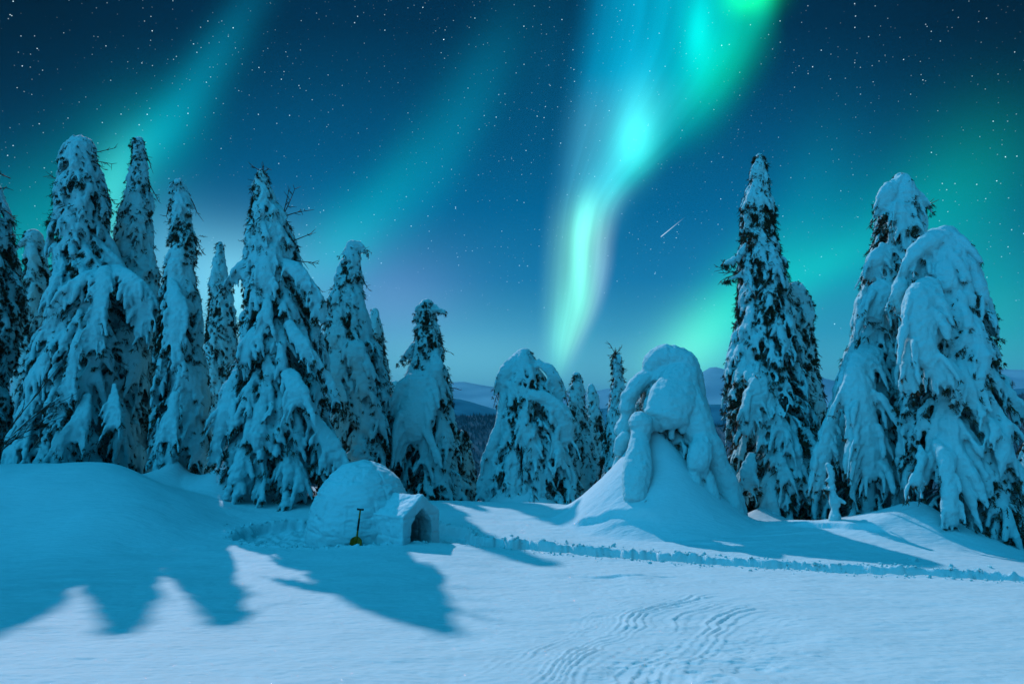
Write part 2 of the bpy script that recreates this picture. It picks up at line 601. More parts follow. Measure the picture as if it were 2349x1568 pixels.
def base_height(xy):
    xy = np.asarray(xy, float)
    q = np.empty(len(xy))
    for s in range(0, len(xy), 60000):
        e = xy[s:s + 60000]
        c = np.clip(e, (-30, -15), (30, 34))
        r2 = ((c[:, None, :] - ctrl[None, :, :2]) ** 2).sum(2)
        q[s:s + 60000] = tps_k(r2) @ _w[:len(ctrl)] + _w[-3] + c @ _w[-2:]
    for (X, Y, h, rad, pw, sx) in DRIFTS:
        d = np.hypot((xy[:, 0] - X) / sx, xy[:, 1] - Y) / rad
        d = np.sqrt(d * d + 0.004)
        q += h * np.clip(1 - d, 0, 1) ** pw
    # the hill top ends behind the trees and falls into the valley
    out_ = sstep(np.maximum(xy[:, 1] - 34, np.maximum(np.abs(xy[:, 0]) - 34, -xy[:, 1] - 20)), 0, 190)
    return q * (1 - out_) - 92 * out_ - 0.09 * np.clip(xy[:, 1] - 31, 0, 60)


def ground_hit(x, y, d0=5.0, d1=26.0):
    ds = np.arange(d0, d1, 0.05)
    pts = np.array([at(x, y, d) for d in ds])
    g = base_height(pts[:, :2])
    k = np.argmax(pts[:, 2] <= g)
    return pts[k] if pts[k, 2] <= g[k] else pts[-1]


IG = at(829, 1228, 16.3)            # igloo centre on the ground
IGX, IGY = IG[0], 16.3
IG_FLOOR = float(base_height(np.array([[IGX, IGY]]))[0]) - 0.20
TRENCH = [ground_hit(x, y)[:2] for (x, y) in [(1072, 1243), (1130, 1248), (1200, 1255), (1300, 1264), (1400, 1271), (1500, 1279), (1600, 1286),
                                             (1700, 1293), (1800, 1299), (1900, 1304), (2000, 1310), (2100, 1316), (2200, 1321), (2300, 1327), (2420, 1335)]]
TRENCH = np.array(TRENCH)


def poly_dist(p, line):
    """distance to polyline, signed side (positive on the far side) and length along"""
    best = np.full(len(p), 1e9)
    side = np.zeros(len(p))
    al = np.zeros(len(p))
    acc = 0
    for a, b in zip(line[:-1], line[1:]):
        ab = b - a
        L = np.hypot(*ab)
        t = np.clip(((p - a) @ ab) / L ** 2, 0, 1)
        q = a + t[:, None] * ab
        d = np.hypot(*(p - q).T)
        s = (ab[0] * (p[:, 1] - a[1]) - ab[1] * (p[:, 0] - a[0])) / L
        m = d < best
        best[m] = d[m]
        side[m] = s[m]
        al[m] = (acc + t * L)[m]
        acc += L
    return best, side, al


SAS = np.array([ground_hit(x, y)[:2] for (x, y) in [(1330, 1600), (1390, 1545), (1460, 1480), (1560, 1420), (1660, 1385), (1790, 1372)]])


def full_height(xy):
    z = base_height(xy)
    X, Y = xy[:, 0], xy[:, 1]
    nearm = (np.abs(X) < 22) & (Y > 2) & (Y < 26)
    p = xy[nearm]
    zz = np.zeros(len(p))
    # gentle rolling relief and wind texture
    zz += 0.030 * vnoise(p, 1.9, 1) + 0.014 * vnoise(p * (1, 1.7), 0.7, 2)
    st = np.column_stack([p[:, 0] * 0.9 + p[:, 1] * 0.35, p[:, 1] * 2.6 - p[:, 0] * 0.5])
    zz += 0.0065 * vnoise(st, 0.42, 3) + 0.0035 * vnoise(st, 0.16, 4) + 0.0030 * vnoise(p, 0.095, 91) + 0.0022 * vnoise(p, 0.05, 92)
    # wind ripples (sastrugi): stepped layers of crust
    d, s, al = poly_dist(p, SAS)
    warp = 0.14 * vnoise(p, 0.9, 5) + 0.036 * vnoise(p, 0.30, 6) + 0.012 * vnoise(p, 0.10, 8)
    c = s + warp
    m = sstep(c, -1.35, -0.45) * (1 - sstep(c, 0.75, 1.5)) * (1 - sstep(vnoise(p, 1.3, 9), 0.35, 0.85) * 0.6)
    al2 = sstep(al, 0.05, 0.8) * (1 - sstep(al, 4.6, 5.4))
    per = 0.115 + 0.035 * vnoise(np.column_stack([c, al * 0.08]), 0.6, 10)
    ph = (c / per) % 1.0
    saw = np.where(ph < 0.13, sstep(ph, 0.0, 0.13), 1 - ((ph - 0.13) / 0.87) ** 0.8)
    amp = 0.023 * (0.22 + 0.78 * np.clip(0.35 + 1.3 * vnoise(np.column_stack([c * 2.2, al * 0.22]), 0.42, 11), 0, 1.3))
    zz += saw * m * al2 * amp
    # broken crust patches lower right of the ripples and near the trench
    for (cx, cy, rx, ry, a_) in [(1640, 1500, 1.0, 1.0, 0.026), (1560, 1545, 0.9, 0.6, 0.026), (1420, 1345, 0.9, 1.0, 0.014), (1480, 1330, 0.7, 0.7, 0.014)]:
        g = ground_hit(cx, cy)
        e = np.exp(-(((p[:, 0] - g[0]) / rx) ** 2 + ((p[:, 1] - g[1]) / ry) ** 2) ** 2)
        w = vnoise(p * (1, 1.3) + vnoise(p, 0.15, 21)[:, None] * 0.06, 0.55, 22) + 0.25 * vnoise(p, 0.16, 23)
        lay = np.floor(w * 3.5) + sstep((w * 3.5) % 1.0, 0.0, 0.14)
        zz += a_ * e * lay * 0.40
    for (cx, cy) in [(1425, 1150 + 172), (1595, 1240), (1640, 1247), (1445, 1160 + 40), (1240, 1190), (1800, 1226)]:
        g = ground_hit(cx, cy)
        q = p - g[:2] + 0.05 * vnoise(p, 0.3, 33)[:, None]
        e = np.exp(-((q[:, 0] / 0.8) ** 2))
        ph_ = sstep(q[:, 1], -0.03, 0.05) * np.exp(-np.clip(q[:, 1], 0, 9) / 0.30)
        zz += 0.045 * e * ph_
    # sharp cornice left of the right-hand trees
    for (x0, y0, x1, y1, hh) in [(1855, 1207, 1990, 1212, 0.12), (1350, 1198, 1480, 1192, 0.14)]:
        a, b = ground_hit(x0, y0)[:2], ground_hit(x1, y1)[:2]
        dd, ss, aa = poly_dist(p, np.array([a, b]))
        ss = ss + 0.08 * vnoise(p, 0.35, 41)
        e = np.exp(-(np.maximum(dd - np.abs(ss), 0) / 0.3) ** 2)
        zz += hh * sstep(ss, -0.06, 0.04) * np.exp(-np.clip(ss, 0, 9) / 0.7) * e
    # trodden ring round the igloo and the path dug away from its door
    rx = (p[:, 0] - (IGX - 0.20)) / (2.78 + 0.12 * vnoise(p, 0.35, 12))
    ry = (p[:, 1] - (IGY + 0.10)) / (1.62 + 0.10 * vnoise(p, 0.3, 13))
    rr = np.hypot(rx, ry)
    d, s, al = poly_dist(p, TRENCH)
    wob = 0.075 * vnoise(p, 0.30, 14) + 0.055 * vnoise(p, 0.12, 15)
    hw = 0.37 - 0.006 * al
    t_in = 1 - sstep(d + wob, hw - 0.05, hw + 0.05)
    r_in = 1 - sstep(rr + 0.30 * wob, 0.94, 1.02)
    link = np.array([[IGX + 1.7, IGY - 0.55], [IGX + 2.3, IGY - 0.45], TRENCH[0]])
    dl, _, _ = poly_dist(p, link)
    l_in = 1 - sstep(dl + wob, 0.40, 0.55)
    ins = np.maximum(np.maximum(t_in, r_in), l_in)
    floor = 0.035 * vnoise(p, 0.17, 16) + 0.022 * vnoise(p, 0.075, 17)
    depth = np.where(t_in > r_in, 0.36 - 0.08 * sstep(al, 3, 9), 0.21)
    zz += ins * (-depth + floor) - zz * ins * 0.5
    edge = np.minimum(np.minimum(np.abs(d - hw), np.abs(dl - 0.47) + 2 * (rr < 1)), np.abs(rr - 1.0) * 1.8 + 0.04)
    rim = np.exp(-(edge / 0.13) ** 2) * (1 - ins)
    lump = np.clip(0.25 + vnoise(p, 0.13, 18) + 0.6 * vnoise(p, 0.06, 19), 0, 2)
    zz += rim * (0.02 + 0.045 * lump) * np.where((d < 1.0) & (s < 0), 0.35, 1.25)
    # snow blown up against the foot of the igloo
    z[nearm] += zz
    return z


def lines(segs):
    v = [segs[0][0]]
    for a, b, s0, s1 in segs:
        x = a
        while x < b - 1e-6:
            f_ = (x - a) / (b - a)
            x = min(b, x + s0 + (s1 - s0) * f_)
            v.append(x)
    return np.array(v)


gx_half = lines([(0, 5, .019, .022), (5, 13, .028, .06), (13, 22, .08, .4), (22, 60, .5, 4), (60, 400, 6, 60), (400, 9000, 150, 3000)])
gx = np.concatenate([-gx_half[:0:-1], gx_half])
gy = lines([(-9000, -400, 3000, 400), (-400, -40, 60, 8), (-40, 0, 6, 1), (0, 4.6, 0.6, 0.05), (4.6, 9, .013, .020), (9, 18, .024, .046),
            (18, 23, .06, .09), (23, 34, .15, .5), (34, 90, 1, 5), (90, 400, 8, 60), (400, 9000, 150, 3000)])
GX, GY = np.meshgrid(gx, gy)
gxy = np.column_stack([GX.ravel(), GY.ravel()])
gz = full_height(gxy)
nx_, ny_ = len(gx), len(gy)
ii = np.arange(nx_ * ny_).reshape(ny_, nx_)
gf = np.column_stack([ii[:-1, :-1].ravel(), ii[:-1, 1:].ravel(), ii[1:, 1:].ravel(), ii[1:, :-1].ravel()])
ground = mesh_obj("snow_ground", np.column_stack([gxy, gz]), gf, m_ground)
ground['kind'] = 'structure'
print("ground verts", nx_ * ny_)

# ------------------------------------------------------------------ snow-laden trees
class Soup:
    """collects closed tubes and blobs that are then fused into one skin of snow"""

    def __init__(self):
        self.v, self.f, self.n = [], [], 0

    def add(self, v, f):
        self.v.append(v)
        self.f.append(f + self.n)
        self.n += len(v)

    def tube(self, P, A, B, side, k=8, up=None):
        """P (n,3) path, A half width, B half thickness, side (3,) sideways direction"""
        P = np.asarray(P, float)
        n = len(P)
        Tn = np.gradient(P, axis=0)
        Tn /= np.linalg.norm(Tn, axis=1)[:, None] + 1e-9
        S = np.asarray(side, float)
        S = S - (Tn @ S)[:, None] * Tn
        S /= np.linalg.norm(S, axis=1)[:, None] + 1e-9
        Nn = np.cross(S, Tn)
        th = np.linspace(0, 2 * np.pi, k, endpoint=False)
        A = np.asarray(A, float)
        B = np.asarray(B, float)
        ring = P[:, None, :] + (np.cos(th)[None, :, None] * A[:, None, None]) * S[:, None, :] + (np.sin(th)[None, :, None] * B[:, None, None]) * Nn[:, None, :]
        v = ring.reshape(-1, 3)
        v = np.vstack([v, P[0] - Tn[0] * A[0] * 0.4, P[-1] + Tn[-1] * A[-1] * 0.5])
        idx = np.arange(n * k).reshape(n, k)
        a = idx[:-1]
        b = idx[1:]
        a2 = np.roll(a, -1, 1)
        b2 = np.roll(b, -1, 1)
        tri = np.concatenate([np.stack([a, a2, b2], -1).reshape(-1, 3), np.stack([a, b2, b], -1).reshape(-1, 3)])
        c0 = np.stack([np.full(k, n * k), np.roll(idx[0], -1), idx[0]], -1)
        c1 = np.stack([np.full(k, n * k + 1), idx[-1], np.roll(idx[-1], -1)], -1)
        self.add(v, np.concatenate([tri, c0, c1]))

    def arrays(self):
        return np.concatenate(self.v), np.concatenate(self.f)


def fuse(name, soup, voxel, mat, parent, noise, smooth_it=2, seed=0, keep_above=None, fn=None):
    """one continuous snow skin round everything in the soup"""
    v, f = soup.arrays()
    tmp = mesh_obj(name + "_raw", v, f, mat)
    md = tmp.modifiers.new('skin', 'REMESH')
    md.mode = 'VOXEL'
    md.voxel_size = voxel
    md.use_smooth_shade = True
    if smooth_it:
        sm = tmp.modifiers.new('soften', 'SMOOTH')
        sm.factor = 0.5
        sm.iterations = smooth_it
    dg = bpy.context.evaluated_depsgraph_get()
    me = bpy.data.meshes.new_from_object(tmp.evaluated_get(dg))
    old = tmp.data
    bpy.data.objects.remove(tmp)
    bpy.data.meshes.remove(old)
    me.name = name
    n = len(me.vertices)
    co = np.empty(n * 3, np.float32)
    no = np.empty(n * 3, np.float32)
    me.vertices.foreach_get('co', co)
    me.vertex_normals.foreach_get('vector', no)
    co = co.reshape(-1, 3).astype(float)
    no = no.reshape(-1, 3).astype(float)
    d = 0
    for (s, a) in noise:
        d = d + a * vnoise(co + seed * 3.1, s, seed)
    if fn is not None:
        d = d + fn(co, no)
    co += no * np.asarray(d)[:, None]
    me.vertices.foreach_set('co', co.astype(np.float32).ravel())
    me.update()
    me.materials.clear()
    me.materials.append(mat)
    ob = bpy.data.objects.new(name, me)
    COL.objects.link(ob)
    ob.parent = parent
    return ob


def bez(p0, p1, p2, n):
    t = np.linspace(0, 1, n)[:, None]
    return (1 - t) ** 2 * p0 + 2 * t * (1 - t) * p1 + t * t * p2


class Needles:
    def __init__(self, rng):
        self.v, self.f, self.n, self.rng = [], [], 0, rng

    def spray(self, p, d, L, k):
        """k twigs from p towards d, each a stem with short needles left and right"""
        r = self.rng
        D = np.asarray(d)[None] + r.normal(0, 0.38, (k, 3))
        D /= np.linalg.norm(D, axis=1)[:, None]
        S = np.cross(D, r.normal(0, 1, (k, 3)))
        S /= np.linalg.norm(S, axis=1)[:, None] + 1e-9
        Nn = np.cross(S, D)
        ln = L * r.uniform(0.5, 1.15, (k, 1))
        o = np.asarray(p)[None] + r.normal(0, 0.16 * L, (k, 3))
        m = o + D * ln * 0.4
        q = [o, m + S * 0.014, o + D * ln, m - S * 0.014]
        for j in range(7):
            t = (j + 0.6) / 7
            sg = S if j % 2 else -S
            b0 = o + D * ln * t
            nd = (sg * 0.8 + D * 0.7 + Nn * r.normal(0, 0.5, (k, 1)))
            nl = r.uniform(0.035, 0.075, (k, 1)) * (1.1 - 0.5 * t)
            q += [b0 - D * 0.011, b0 + nd * nl * 0.6 - D * 0.004, b0 + nd * nl, b0 + D * 0.012]
        v = np.stack(q, 1).reshape(-1, 3)
        c = len(q)
        f = (self.n + np.arange(k)[:, None, None] * c + np.arange(c).reshape(1, -1, 4)).reshape(-1, 4)
        self.v.append(v)
        self.f.append(f)
        self.n += len(v)


def make_tree(name, label, depth, prof, cat="tree", seed=1, clump=0.5, dens=1.0, needles=1.0, voxel=None, sag=1.0, thick=0.55,
              strokes=(), twigs=(), group="snow-laden spruces at the edge of the clearing", core=0.42, cap=None, fingers=1.0,
              rough=1.0, front_bias=0.0, loc_x=None, fill=True, sm=1, squash=1.0, swid=0.72, shy=0.0, foot=0.25, rfac=0.93, fringe=1.0):
    """prof: outline rows (y, left, right) as seen from the clearing at this distance; the tree is built round, in metres"""
    rng = np.random.default_rng(seed)
    pr = sorted(prof, key=lambda r: -r[0])
    zs, xs, rs = [], [], []
    for (y, l, r) in pr:
        c = at((l + r) / 2, y, depth)
        zs.append(c[2])
        xs.append(c[0])
        rs.append(np.linalg.norm(at(r, y, depth) - at(l, y, depth)) / 2 * rfac)
    zs, xs, rs = map(np.array, (zs, xs, rs))
    x_base = xs[0]
    gz0 = float(base_height(np.array([[x_base, depth]]))[0])
    z0 = min(zs[0], gz0) - foot
    ztop = zs[-1]
    root = thing(name, label, cat, (x_base, depth, gz0), group)
    O = np.array((x_base, depth, gz0))

    def R(z):
        return np.interp(z, zs, rs) * (0.80 + 0.20 * sstep(ztop - np.asarray(z), 0.2, 2.4))

    def CX(z):
        return np.interp(z, zs, xs)

    def axis_pt(z):
        return np.stack([CX(z), np.full(np.shape(z), depth), z], -1)

    voxel = voxel or depth * 0.00140
    S = Soup()
    ND = Needles(rng)
    H = ztop - z0
    # solid inside: old snow packed on the branches round the trunk
    zc = np.linspace(z0 - 0.1, ztop - 0.05 * H * 0.4, 26)
    rc = R(zc) * core
    if fill:
        S.tube(axis_pt(zc), rc * (1 + 0.10 * rng.normal(size=26)), rc * squash * (1 + 0.10 * rng.normal(size=26)), (1, 0, 0), 12)
    # boughs: overlapping drooping tongues of snow from top to bottom
    zz = np.linspace(z0, ztop, 400)
    ring = 2 * np.pi * R(zz)
    loc_w = np.clip(clump * (0.25 + 0.75 * np.sqrt(np.clip(R(zz) / rs.max(), 0.02, 1))), 0.25, 2)
    want = ring / (loc_w * loc_w * 0.80) * dens
    cum = np.concatenate([[0], np.cumsum((want[1:] + want[:-1]) / 2 * np.diff(zz))])
    nb = int(cum[-1])
    zb = np.interp((np.arange(nb) + rng.uniform(0, 1, nb)) / nb * cum[-1], cum, zz)
    ph = (np.arange(nb) * 2.39996 + rng.normal(0, 0.35, nb)) % (2 * np.pi)
    down = np.array((0, 0, -1.0))
    zs_raw = np.linspace(0, 1, 9)
    for z, a in zip(zb, ph):
        if shy and math.sin(a) > shy:
            continue
        ea = np.array((math.cos(a), math.sin(a) * squash, 0))
        side = np.array((-math.sin(a), math.cos(a), 0))
        w = float(np.interp(z, zz, loc_w)) * np.clip(rng.lognormal(-0.16, 0.40), 0.42, 1.9) * 0.62
        pl = np.array([[CX(z) + ea[0] * R(z), depth + ea[1] * R(z), z]])
        nd_ = needles * float(np.clip(1.05 + 2.0 * vnoise(pl, 1.0, seed)[0], 0.15, 2.6))
        l = w * rng.uniform(2.4, 4.6)
        rt = R(z) * min(rng.uniform(0.72, 1.16), 1.03)
        zt = min(z + l * 0.92, ztop - 0.02)
        zm = min(z + l * 0.66, ztop - 0.02)
        p2 = np.array((CX(z), depth, z)) + ea * max(rt - w * 0.22, 0.04)
        p1 = np.array((CX(zm), depth, zm)) + ea * (R(zm) * 0.86 + 0.16 * w) * sag
        p0 = np.array((CX(zt), depth, zt)) + ea * R(zt) * 0.38
        n = 9
        P = bez(p0, p1, p2, n)
        P += side * np.sin(zs_raw * 2.2)[:, None] * rng.normal(0, 0.10) * w
        t = zs_raw
        wob = 1 + rng.normal(0, 0.12, n)
        A = w * (0.16 + 0.22 * t ** 0.8) * (1 - 0.45 * np.clip((t - 0.80) / 0.2, 0, 1) ** 2) * wob
        B = A * thick * 1.35 * rng.uniform(0.8, 1.15)
        S.tube(P, A, B, side, 8)
        tan = np.gradient(P, axis=0)
        tan /= np.linalg.norm(tan, axis=1)[:, None] + 1e-9
        # branchlets hanging like a fringe left and right of the bough, each carrying its own roll of snow
        nf = int(round(rng.uniform(5.0, 10.0) * fingers))
        for j in range(nf):
            s = 0.25 + 0.72 * (j + rng.uniform(0, 1)) / nf
            i = min(int(s * (n - 1)), n - 1)
            sd = 1 if j % 2 else -1
            fl = l * rng.uniform(0.22, 0.50) * (0.65 + 0.5 * s)
            spread = rng.uniform(0.35, 0.95) * (1.15 - 0.75 * s)
            q0 = P[i]
            dirn = side * sd * spread + tan[i] * 0.45 + down * 0.62 + ea * rng.uniform(-0.10, 0.12)
            q2 = q0 + dirn * fl
            q1 = q0 + (side * sd * spread * 0.75 + tan[i] * 0.35 + ea * 0.16) * fl * 0.55
            Q = bez(q0, q1, q2, 6)
            fa = np.maximum(w * rng.uniform(0.12, 0.21), 0.034) * np.array((0.9, 1.1, 1.12, 1.0, 0.82, 0.45))
            S.tube(Q, fa, fa * 0.85, side, 6)
            if nd_ > 0:
                if rng.random() < 0.62 * nd_ * min(1.0, w / 0.2):
                    ND.spray(q2 + ea * fa[2] * 0.2, down * 0.9 + dirn * 0.3, 0.10 + 0.07 * w, int(2 + 2.5 * nd_))
                if rng.random() < 0.55 * nd_ * min(1.0, w / 0.2):
                    ND.spray(Q[3] + side * sd * fa[3] * 0.9, down * 0.8 + side * sd * 0.5 - ea * 0.15, 0.14 + 0.08 * w, int(2 + 2 * nd_))
        if nd_ > 0 and rng.random() < 0.8 * nd_:
            ND.spray(P[-1] - ea * B[-1] * 0.4, down * 0.8 + ea * 0.45, 0.13 + 0.10 * w, int(3 + 3 * nd_))
    # snow cap on the leader
    if cap is None:
        cap = [(0, 0.0, 1.0)]
    ct = axis_pt(np.array([ztop]))[0]
    hs = np.array((0.75, 0.45, 0.22, 0.08, 0.01))
    ra = np.maximum(R(ztop - hs) * np.array((1.0, 1.08, 1.1, 1.1, 0.8)), np.array((0.14, 0.13, 0.11, 0.07, 0.03)))
    S.tube(axis_pt(ztop - hs), ra, ra, (1, 0, 0), 10)
    # single big loads of snow seen on this tree
    for st_ in strokes:
        pts = [at(x, y, depth + dd * 0.84) for (x, y, dd, _) in st_['p']]
        wd = [ww * swid / F * (depth + dd) / CP for (_, _, dd, ww) in st_['p']]
        P = np.array(pts)
        n = 3 * len(P)
        tt = np.linspace(0, len(P) - 1, n)
        k = np.arange(len(P))

        def cr(col):
            col = np.asarray(col, float)
            i = np.clip(tt.astype(int), 0, len(P) - 2)
            u = tt - i
            a_, b_, c_, d_ = col[np.clip(i - 1, 0, None)], col[i], col[i + 1], col[np.clip(i + 2, None, len(P) - 1)]
            return 0.5 * ((2 * b_) + (-a_ + c_) * u + (2 * a_ - 5 * b_ + 4 * c_ - d_) * u * u + (-a_ + 3 * b_ - 3 * c_ + d_) * u ** 3)
        Q = np.stack([cr(P[:, j]) for j in range(3)], 1)
        A = np.maximum(cr(wd), 0.02) * (1 + rng.normal(0, 0.03, n))
        A *= 1 + 0.16 * np.sin(np.linspace(0, 9, n) + rng.uniform(0, 6)) * (1 if fringe else 0)
        A *= 0.85 if fringe else 1
        th = st_.get('t', 0.6) * (0.85 if fringe else 1)
        sd = st_.get('s', (1, 0, 0))
        S.tube(Q, A, A * th, sd, 12)
        if fringe:
            tg = np.gradient(Q, axis=0)
            tg /= np.linalg.norm(tg, axis=1)[:, None] + 1e-9
            for j in range(int(n * 2.4 * fringe)):
                i = int(rng.integers(2, n))
                sdv = np.array((rng.choice((-1, 1)), rng.uniform(-0.5, 0.2), 0))
                o = Q[i] + sdv * A[i] * 0.55
                d = sdv * rng.uniform(0.1, 0.6) + tg[i] * 0.4 + np.array((0, -0.1, -0.75))
                fl = A[i] * rng.uniform(1.1, 2.4)
                fa = A[i] * rng.uniform(0.17, 0.32) * np.array((0.9, 1.1, 1.1, 0.95, 0.75, 0.4))
                Qb = bez(o, o + (sdv * 0.6 + tg[i] * 0.4) * fl * 0.5, o + d * fl, 6)
                S.tube(Qb, fa, fa * 0.85, (1, 0.1, 0), 7)
                if needles > 0 and rng.random() < 0.6:
                    ND.spray(Qb[-1] + (0, 0.03, 0.02), (sdv * 0.2 + (0, -0.1, -0.9)), 0.15, int(2 + 2 * needles))
        if st_.get('tip', 0):
            for j in range(st_['tip']):
                o = (j + 0.5) / st_['tip'] * 2 - 1 + rng.normal(0, 0.06)
                q0 = Q[-4] + np.array((1, 0, 0)) * o * A[-4] * 0.75
                q2 = Q[-1] + np.array((1, 0, 0)) * o * A[-2] * 0.95 + np.array((0, rng.normal(0, 0.04), -A[-2] * rng.uniform(0.15, 0.9)))
                fa = A[-3] / st_['tip'] * rng.uniform(0.75, 1.1) * np.array((1, 1.1, 1.0, 0.9, 0.75, 0.45))
                S.tube(bez(q0, (q0 + q2) / 2 + (0, -0.05, 0), q2, 6), fa, fa * 0.9, (1, 0, 0), 7)
                if needles > 0:
                    ND.spray(q2 + (0, 0.05, 0.03), (0, -0.2, -1), 0.14, 5)
    v, _ = S.arrays()
    for a_ in S.v:
        a_ -= O
    nz_ = [(0.60, 0.040 * rough), (0.20, 0.024 * rough), (0.085, 0.016 * rough)]
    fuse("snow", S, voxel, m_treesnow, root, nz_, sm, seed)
    # trunk
    T_ = Soup()
    zt = np.linspace(z0 - 0.2, ztop - 0.3, 10)
    ra = np.linspace(0.05 + 0.016 * H, 0.02, 10)
    T_.tube(axis_pt(zt) - O, ra, ra, (1, 0, 0), 10)
    tv, tf = T_.arrays()
    mesh_obj("trunk", tv, tf, m_bark, root)
    # inner dark crown: twigs filling the shell just under the snow
    k = int(420 * needles * rs.max() * H / 8)
    if k > 0:
        zr = rng.uniform(z0, z0 + 0.86 * H, k)
        ar = rng.uniform(0, 2 * np.pi, k)
        rr = R(zr) * rng.uniform(core * 0.9, 0.95, k)
        for z, a, r in zip(zr, ar, rr):
            ea = np.array((math.cos(a), math.sin(a) * squash, 0))
            ND.spray(np.array((CX(z), depth, z)) + ea * r, ea * 0.5 + (0, 0, -0.8), 0.26, 4)
    if ND.n:
        mesh_obj("crown", np.concatenate(ND.v) - O, np.concatenate(ND.f), m_needles, root, False)
    # bare twigs that stick out of the snow
    for tw in twigs:
        B_ = Soup()
        P = np.array([at(x, y, depth - 0.1) - O for (x, y) in tw])
        if len(P) == 2:
            P[0] += (P[0] - P[1]) * 0.8
            mid = (P[0] + P[1]) / 2 + rng.normal(0, 0.03, 3)
            P = bez(P[0], mid, P[1], 6)
        rad = np.linspace(0.018, 0.008, len(P))
        B_.tube(P, rad, rad, (0, 1, 0), 5)
        for i in range(2, len(P)):
            for _ in range(2):
                d = rng.normal(0, 0.09, 3) + (P[-1] - P[0]) * 0.12
                B_.tube(np.array([P[i], P[i] + d * 0.6, P[i] + d]), [0.010, 0.008, 0.004], [0.010, 0.008, 0.004], (0.3, 1, 0.2), 4)
        bv, bf = B_.arrays()
        mesh_obj("branch", bv, bf, m_bark, root)
    print(name, nb, "boughs")
    return root

# ------------------------------------------------------------------ the trees, left to right
make_tree("spruce_tree", "broad snow-covered spruce with a wide flat snow cap, widest of the left-hand group", 21.5,
          [(316, 172, 208), (330, 150, 222), (370, 138, 232), (405, 122, 240), (440, 122, 254), (470, 132, 250), (500, 118, 246), (545, 112, 250), (590, 116, 262),
           (625, 140, 310), (650, 128, 335), (690, 108, 348), (740, 96, 352), (800, 86, 356), (870, 66, 346), (940, 50, 340), (1000, 40, 336), (1062, 26, 326), (1110, 20, 326)],
          seed=11, clump=0.62, needles=0.9, swid=0.58, fringe=1.6,
          strokes=[dict(p=[(196, 330, 0, 30), (180, 324, 0, 36), (158, 345, 0, 20), (146, 380, 0, 10)], t=0.8),
                   dict(p=[(235, 612, -0.9, 20), (190, 640, -1.6, 34), (140, 690, -1.7, 34), (112, 770, -1.6, 20)], t=0.6, tip=2),
                   dict(p=[(240, 612, -1.2, 26), (236, 660, -1.8, 44), (222, 730, -2.0, 34), (214, 800, -2.0, 26)], t=0.6, tip=3),
                   dict(p=[(262, 610, -0.9, 26), (300, 640, -1.5, 46), (330, 690, -1.4, 44), (330, 770, -1.3, 30)], t=0.6, tip=3),
                   dict(p=[(190, 760, -1.9, 20), (175, 800, -2.2, 26), (160, 870, -2.3, 28), (150, 920, -2.3, 20)], t=0.6, tip=2),
                   dict(p=[(200, 905, -2.0, 14), (190, 950, -2.3, 36), (172, 1010, -2.4, 44)], t=0.5, tip=3),
                   dict(p=[(262, 880, -1.9, 14), (262, 930, -2.2, 30), (262, 975, -2.3, 34)], t=0.5, tip=3)],
          twigs=[[(215, 350), (262, 340)], [(222, 372), (256, 376)], [(205, 365), (238, 388)], [(140, 410), (114, 404)], [(240, 450), (262, 462)]])

make_tree("spruce_tree", "tall slim spruce rising just behind the broad flat-capped spruce on its right", 22.8,
          [(314, 306, 328), (330, 300, 338), (380, 296, 344), (420, 290, 348), (450, 278, 354), (500, 260, 358), (540, 252, 362), (580, 250, 362), (620, 248, 378), (680, 246, 372),
           (760, 240, 380), (860, 236, 384), (960, 230, 392), (1085, 226, 396)],
          seed=12, clump=0.46, needles=0.8, rfac=0.81, squash=0.85, twigs=[[(336, 360), (346, 384)], [(352, 440), (364, 462)]])

make_tree("spruce_tree", "narrow round-tipped snow spruce between the flat-capped spruce and the wide spiky-topped one", 20.5,
          [(410, 400, 420), (430, 394, 430), (470, 386, 440), (500, 384, 444), (520, 390, 446), (560, 392, 462), (600, 376, 450), (630, 366, 458), (680, 360, 472), (740, 352, 470),
           (800, 346, 482), (870, 338, 498), (940, 330, 502), (1010, 326, 500), (1080, 330, 490)],
          seed=13, clump=0.50, needles=0.8, rfac=0.81, squash=0.85,
          strokes=[dict(p=[(392, 640, -0.5, 16), (405, 700, -1.0, 32), (404, 780, -1.2, 30), (410, 830, -1.2, 20)], t=0.6, tip=2),
                   dict(p=[(400, 900, -1.1, 14), (392, 960, -1.4, 30), (384, 1010, -1.5, 26)], t=0.55, tip=2)],
          twigs=[[(444, 470), (452, 488)], [(456, 560), (466, 582)], [(386, 480), (382, 496)]])

make_tree("spruce_tree", "small distant spruce with a snow knob on its tip, left of the spiky-topped spruce", 31.0,
          [(553, 500, 510), (570, 496, 516), (600, 490, 522), (640, 482, 524), (660, 476, 538), (690, 478, 538), (720, 474, 544), (760, 470, 546), (820, 468, 552), (900, 462, 560), (1000, 456, 566), (1060, 450, 570)],
          seed=14, clump=0.48, needles=0.8)

